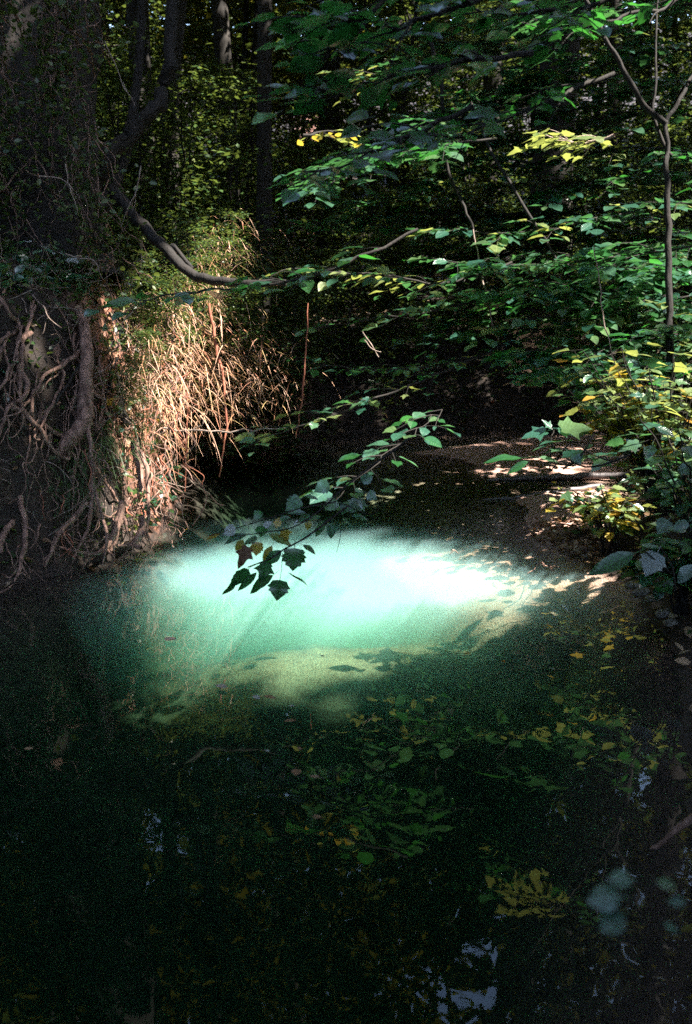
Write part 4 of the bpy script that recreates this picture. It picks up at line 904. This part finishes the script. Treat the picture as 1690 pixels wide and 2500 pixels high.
# leaves and dead leaves of a creeper over the lit bank
root = empty('bank_creeper', P(430, 900, 8.0), 'creeper with pale and withered leaves catching the sun on the reddish bank', 'creeper'); mb = MB(); o0 = root.location
for i in range(230):
    px = random.gauss(430, 85) if i % 3 else random.gauss(560, 55); py = (random.uniform(640, 1120) if px < 520 else random.uniform(640, 960)) if i % 3 else random.uniform(450, 720); q = on_bank(px, py, .12)
    if q is None: continue
    a = Vector((random.gauss(.3, .6), random.gauss(-.6, .4), random.gauss(-.2, .6))).normalized()
    tube(mb, [q - o0 + Vector((0, .15, .05)), q - o0 + a * .05, q - o0 + a * .16 + Vector((0, 0, -.03))], [.004, .0015], 4, 0, 3, wob=.03, seed=i)
    for j in range(3):
        leaf_at(root, q + a * (.05 * j), a + Vector((random.gauss(0, .7), random.gauss(0, .3), random.gauss(0, .6))), (random.gauss(.4, .6), random.gauss(-.4, .6), .7), random.uniform(.035, .085), random.choice(['ovate', 'toothed', 'lobed']), random.choice(['leaf_pale', 'leaf_dead', 'leaf_dead', 'leaf', 'leaf_yellow']), name='leaf_')
tube_build(mb, 'stem', M['root_red'], root)['kind'] = 'stuff'
for o in root.children:
    if o.name.startswith('leaf_'): o.name = 'leaf'

# ------------------------------------------------------------------ the bush on the sandy side
def bush(label, px, py, d, ht, mats, n, ls, seed, kind=('toothed', 'lobed', 'ovate')):
    random.seed(seed); c = P(px, py, d); z = H1(c.x, c.y); base = Vector((c.x, c.y, min(z, c.z)))
    t = empty('leafy_bush', base, label, 'bush'); mb = MB(); cnt = 0
    for s in range(n):
        a = random.uniform(0, 2 * PI); rr = random.uniform(.15, .55) * ht
        tip = Vector((math.cos(a) * rr - .25 * ht, math.sin(a) * rr - .1, ht * random.uniform(.55, 1.05)))
        cc, _ = tube(mb, [(random.gauss(0, .03), random.gauss(0, .03), 0), tip * .5 + Vector((0, 0, .12)), tip], [.009, .003], 5, 0, 6, wob=.03, seed=s)
        for j in range(11):
            g = .35 + .65 * (j + 1) / 11; q = cc[min(int(g * (len(cc) - 1)), len(cc) - 1)]
            an = random.uniform(0, 2 * PI); ld = Vector((math.cos(an), math.sin(an), random.uniform(-.4, .2)))
            tube(mb, [q, q + ld * ls * .6], [.002, .001], 3, 0, 4)
            leaf_at(t, base + q + ld * ls * .5, ld, (random.gauss(0, .35), random.gauss(0, .35), 1), ls * random.uniform(.6, 1.15), random.choice(kind), random.choice(mats)); cnt += 1
    tube_build(mb, 'stem', M['twig'], t); return t
SHY = False
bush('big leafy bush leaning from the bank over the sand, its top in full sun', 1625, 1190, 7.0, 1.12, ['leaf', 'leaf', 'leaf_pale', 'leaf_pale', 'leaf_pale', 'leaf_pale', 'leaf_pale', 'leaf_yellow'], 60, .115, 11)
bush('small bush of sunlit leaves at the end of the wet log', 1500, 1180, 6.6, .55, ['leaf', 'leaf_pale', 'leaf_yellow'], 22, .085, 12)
bush('dark bush of blue-glinting leaves under the sunlit bush', 1680, 1330, 5.4, .5, ['leaf', 'leaf_dark'], 16, .12, 13)
bush('shaded bush at the edge of the picture above the white-veined leaf', 1720, 1150, 5.8, .9, ['leaf', 'leaf'], 18, .12, 14)
random.seed(21)
spray('branch of broad palmate blue-glinting leaves reaching over the sand bar', [(1560, 1100, 5.6), (1480, 1125, 5.5), (1400, 1080, 5.4), (1345, 1150, 5.4)], 4, .12, .12, ['leaf'], 'lobed', sp=.12, r0=.007)
root = empty('leafy_branch', P(1450, 1150, 5.4), 'bare dark shoot with one broad blue leaf and two long leaves above the sand', 'branch'); mb = MB(); o0 = root.location
tb([(1540, 1110, 5.4), (1430, 1140, 5.4), (1348, 1085, 5.4), (1352, 1050, 5.4)], [.006, .004]); tb([(1348, 1085, 5.4), (1342, 1150, 5.4)], [.005, .004]); tb([(1450, 1060, 5.4), (1420, 1110, 5.4), (1375, 1145, 5.4)], [.005, .007]); tube_build(mb, 'twig', M['twig'], root)
for q in [(1350, 1048, 1425, 1042, 1.6), (1350, 1050, 1290, 1062, 1.2), (1352, 1048, 1395, 1056, 1.5), (1350, 1050, 1330, 1030, 1.4)]: hl(*q[:4], 5.4, 'lobed', 'leaf', (.05, -.35, 1), wid=q[4])
hl(1435, 1092, 1400, 1118, 5.4, 'ovate', 'leaf', (.3, -.5, .6)); hl(1455, 1082, 1430, 1095, 5.4, 'ovate', 'leaf', FLAT); hl(1300, 1118, 1205, 1120, 5.3, 'ovate', 'leaf_dark', (0, -.3, 1), wid=.6); hl(1305, 1118, 1250, 1148, 5.3, 'ovate', 'leaf_dark', (.3, -.6, .6), wid=.5); hl(1305, 1116, 1352, 1122, 5.3, 'ovate', 'leaf', FLAT)
root = empty('broad_leaved_plant', G(1640, 1420, .2), 'plant with a crinkled whitish leaf and a long dark leaf on the dark bank', 'plant'); mb = MB(); o0 = root.location
tb([(1650, 1440, 5.0), (1640, 1380, 5.0), (1610, 1335, 5.0), (1600, 1328, 5.0)], [.005, .003]); tb([(1640, 1400, 5.0), (1580, 1350, 5.0), (1575, 1338, 5.0)], [.004, .003]); tube_build(mb, 'stem', M['twig'], root)
a = hl(1615, 1332, 1582, 1392, 5.0, 'toothed', 'leaf_white', (-.35, -.75, .6), wid=1.25)
hl(1580, 1338, 1465, 1388, 5.0, 'ovate', 'leaf_dark', (.2, -.75, .6), wid=.62); hl(1555, 1330, 1600, 1334, 5.0, 'ovate', 'leaf', FLAT); hl(1700, 1365, 1665, 1412, 5.0, 'ovate', 'leaf', (-.2, -.8, .5), wid=1.0); hl(1690, 1300, 1640, 1290, 5.0, 'ovate', 'leaf', (0, -.4, 1)); hl(1690, 1270, 1650, 1290, 5.0, 'toothed', 'leaf', (0, -.7, 1)); hl(1640, 1260, 1612, 1295, 5.1, 'toothed', 'leaf', (-.2, -.8, .6), wid=1.3)

# stones at the water's edge
stone_m = bark_mat('lichen_stone', (0.06, 0.05, 0.045), (0.32, 0.29, 0.25), 22, stretch=1)
STN = [(1548, 1412, .05, 'small grey stone by the tip of the long dark leaf'), (1570, 1430, .06, 'pale lichen-flecked stone on the dark bank'), (1600, 1450, .055, 'squat stone beside the lichen-flecked one'), (1622, 1490, .05, 'pale stone lowest on the dark bank'), (1640, 1512, .045, 'small half-sunk stone under the lowest pale stone'), (1400, 1318, .04, 'bright stone on the sand bar edge'), (1430, 1345, .035, 'small bright stone by the washed-up litter'), (1375, 1340, .03, 'little stone at the wet sand edge'), (1455, 1208, .04, 'rounded stone at the end of the grey branch')]
for i, (px, py, r, lab) in enumerate(STN):
    q = G(px, py, .05); q.z = H1(q.x, q.y); mb = MB(); V = []; n1, n2 = 10, 6
    for a in range(n2 + 1):
        th = PI * a / n2
        for b in range(n1):
            ph = 2 * PI * b / n1; v = Vector((math.sin(th) * math.cos(ph), math.sin(th) * math.sin(ph) * .8, math.cos(th) * .6)); v *= r * (1 + .35 * noise.noise(v * 1.7 + Vector((i * 5, 0, 0)))); V.append(tuple(v))
    Fq = [(a * n1 + b, a * n1 + (b + 1) % n1, (a + 1) * n1 + (b + 1) % n1, (a + 1) * n1 + b) for a in range(n2) for b in range(n1)]
    mb.add(V, Fq); o = mb.build('stone', stone_m); o.data.validate(); o.location = q; tag(o, lab, 'stone')

# leaves floating on the pool
FL = [(553, 1685, 40, 'leaf_white', 'pale curled leaf floating at the brown edge of the light patch'), (645, 1705, 34, 'leaf_dead', 'brown curled leaf floating beside a pale stalk'), (620, 1703, 30, 'leaf_white', 'grey leaf floating half under beside the brown curled one'), (722, 1765, 30, 'leaf_dead', 'mottled leaf floating under the pale stalk'),
      (425, 1568, 40, 'leaf_white', 'pale leaf drifting in the green glow'), (790, 1608, 14, 'leaf_white', 'tiny white leaf at the amber edge of the patch'), (705, 1730, 16, 'leaf_white', 'tiny white leaf above the mottled leaf'), (648, 1838, 14, 'leaf_white', 'small white leaf on the black water'),
      (730, 1830, 20, 'leaf_dead', 'dim leaf drifting on the black water'), (725, 1885, 36, 'leaf_dead', 'wide dim leaf on the black water'), (780, 1905, 30, 'leaf_dead', 'dim leaf beside the wide one'), (765, 2000, 26, 'leaf_dead', 'dim leaf lowest in the middle of the pool'), (60, 1835, 24, 'leaf_dead', 'thin curled leaf alone near the shaded bank'), (890, 1240, 12, 'leaf_white', 'tiny leaf floating in dark water by the hanging branch'),
      (1190, 1575, 16, 'leaf_pale', 'small pale leaf above the black middle water'), (1150, 1600, 20, 'leaf_yellow', 'small yellow leaf floating under the amber band'), (1235, 1620, 14, 'leaf_yellow', 'tiny yellow leaf floating alone'), (960, 1330, 8, 'leaf_white', 'speck of a leaf on the milky water'), (1350, 1640, 10, 'leaf_white', 'speck of a leaf near the sunken slope')]
for px, py, w_, mt, lab in FL:
    q = G(px, py, .004); s = w_ * q.y / F
    o = bpy.data.objects.new('floating_leaf', leaf_mesh(random.choice(['ovate', 'toothed']), mt)); COL.objects.link(o); o.location = q + Vector((0, 0, .012)); o.scale = (s, s, s * .4); o.rotation_euler.z = random.uniform(0, 6.3)
    tag(o, lab, 'leaf', 'leaves floating on the pool')
# close sprig, out of focus, low beside the camera
root = empty('leafy_branch', P(1720, 2050, 1.15), 'blurred sprig of a few leaves close to the camera over black water', 'branch'); mb = MB(); o0 = root.location
tb([(1720, 2050, 1.15), (1640, 2130, 1.12), (1560, 2190, 1.1), (1490, 2240, 1.1)], [.0015, .0008]); tube_build(mb, 'twig', M['twig'], root)
for q in [(1560, 2150, 1500, 2145, 1.0), (1540, 2190, 1455, 2195, 1.0), (1540, 2220, 1480, 2262, 1.1), (1590, 2150, 1640, 2160, .8), (1620, 2205, 1665, 2200, .8), (1610, 2250, 1650, 2270, .8)]: hl(*q[:4], 1.1, 'ovate', 'leaf', (0, -.5, 1), wid=q[4] * 1.4)
stems('dead_branch', 'dim dead branch slanting out of the dark bank low at the edge', 'branch', [([(1700, 1990, 2.9), (1640, 2040, 2.95), (1590, 2070, 3.0)], [.012, .006])], 'root', P(1700, 1990, 2.9))
print('leaf objects', NL, 'objects', len(bpy.data.objects))
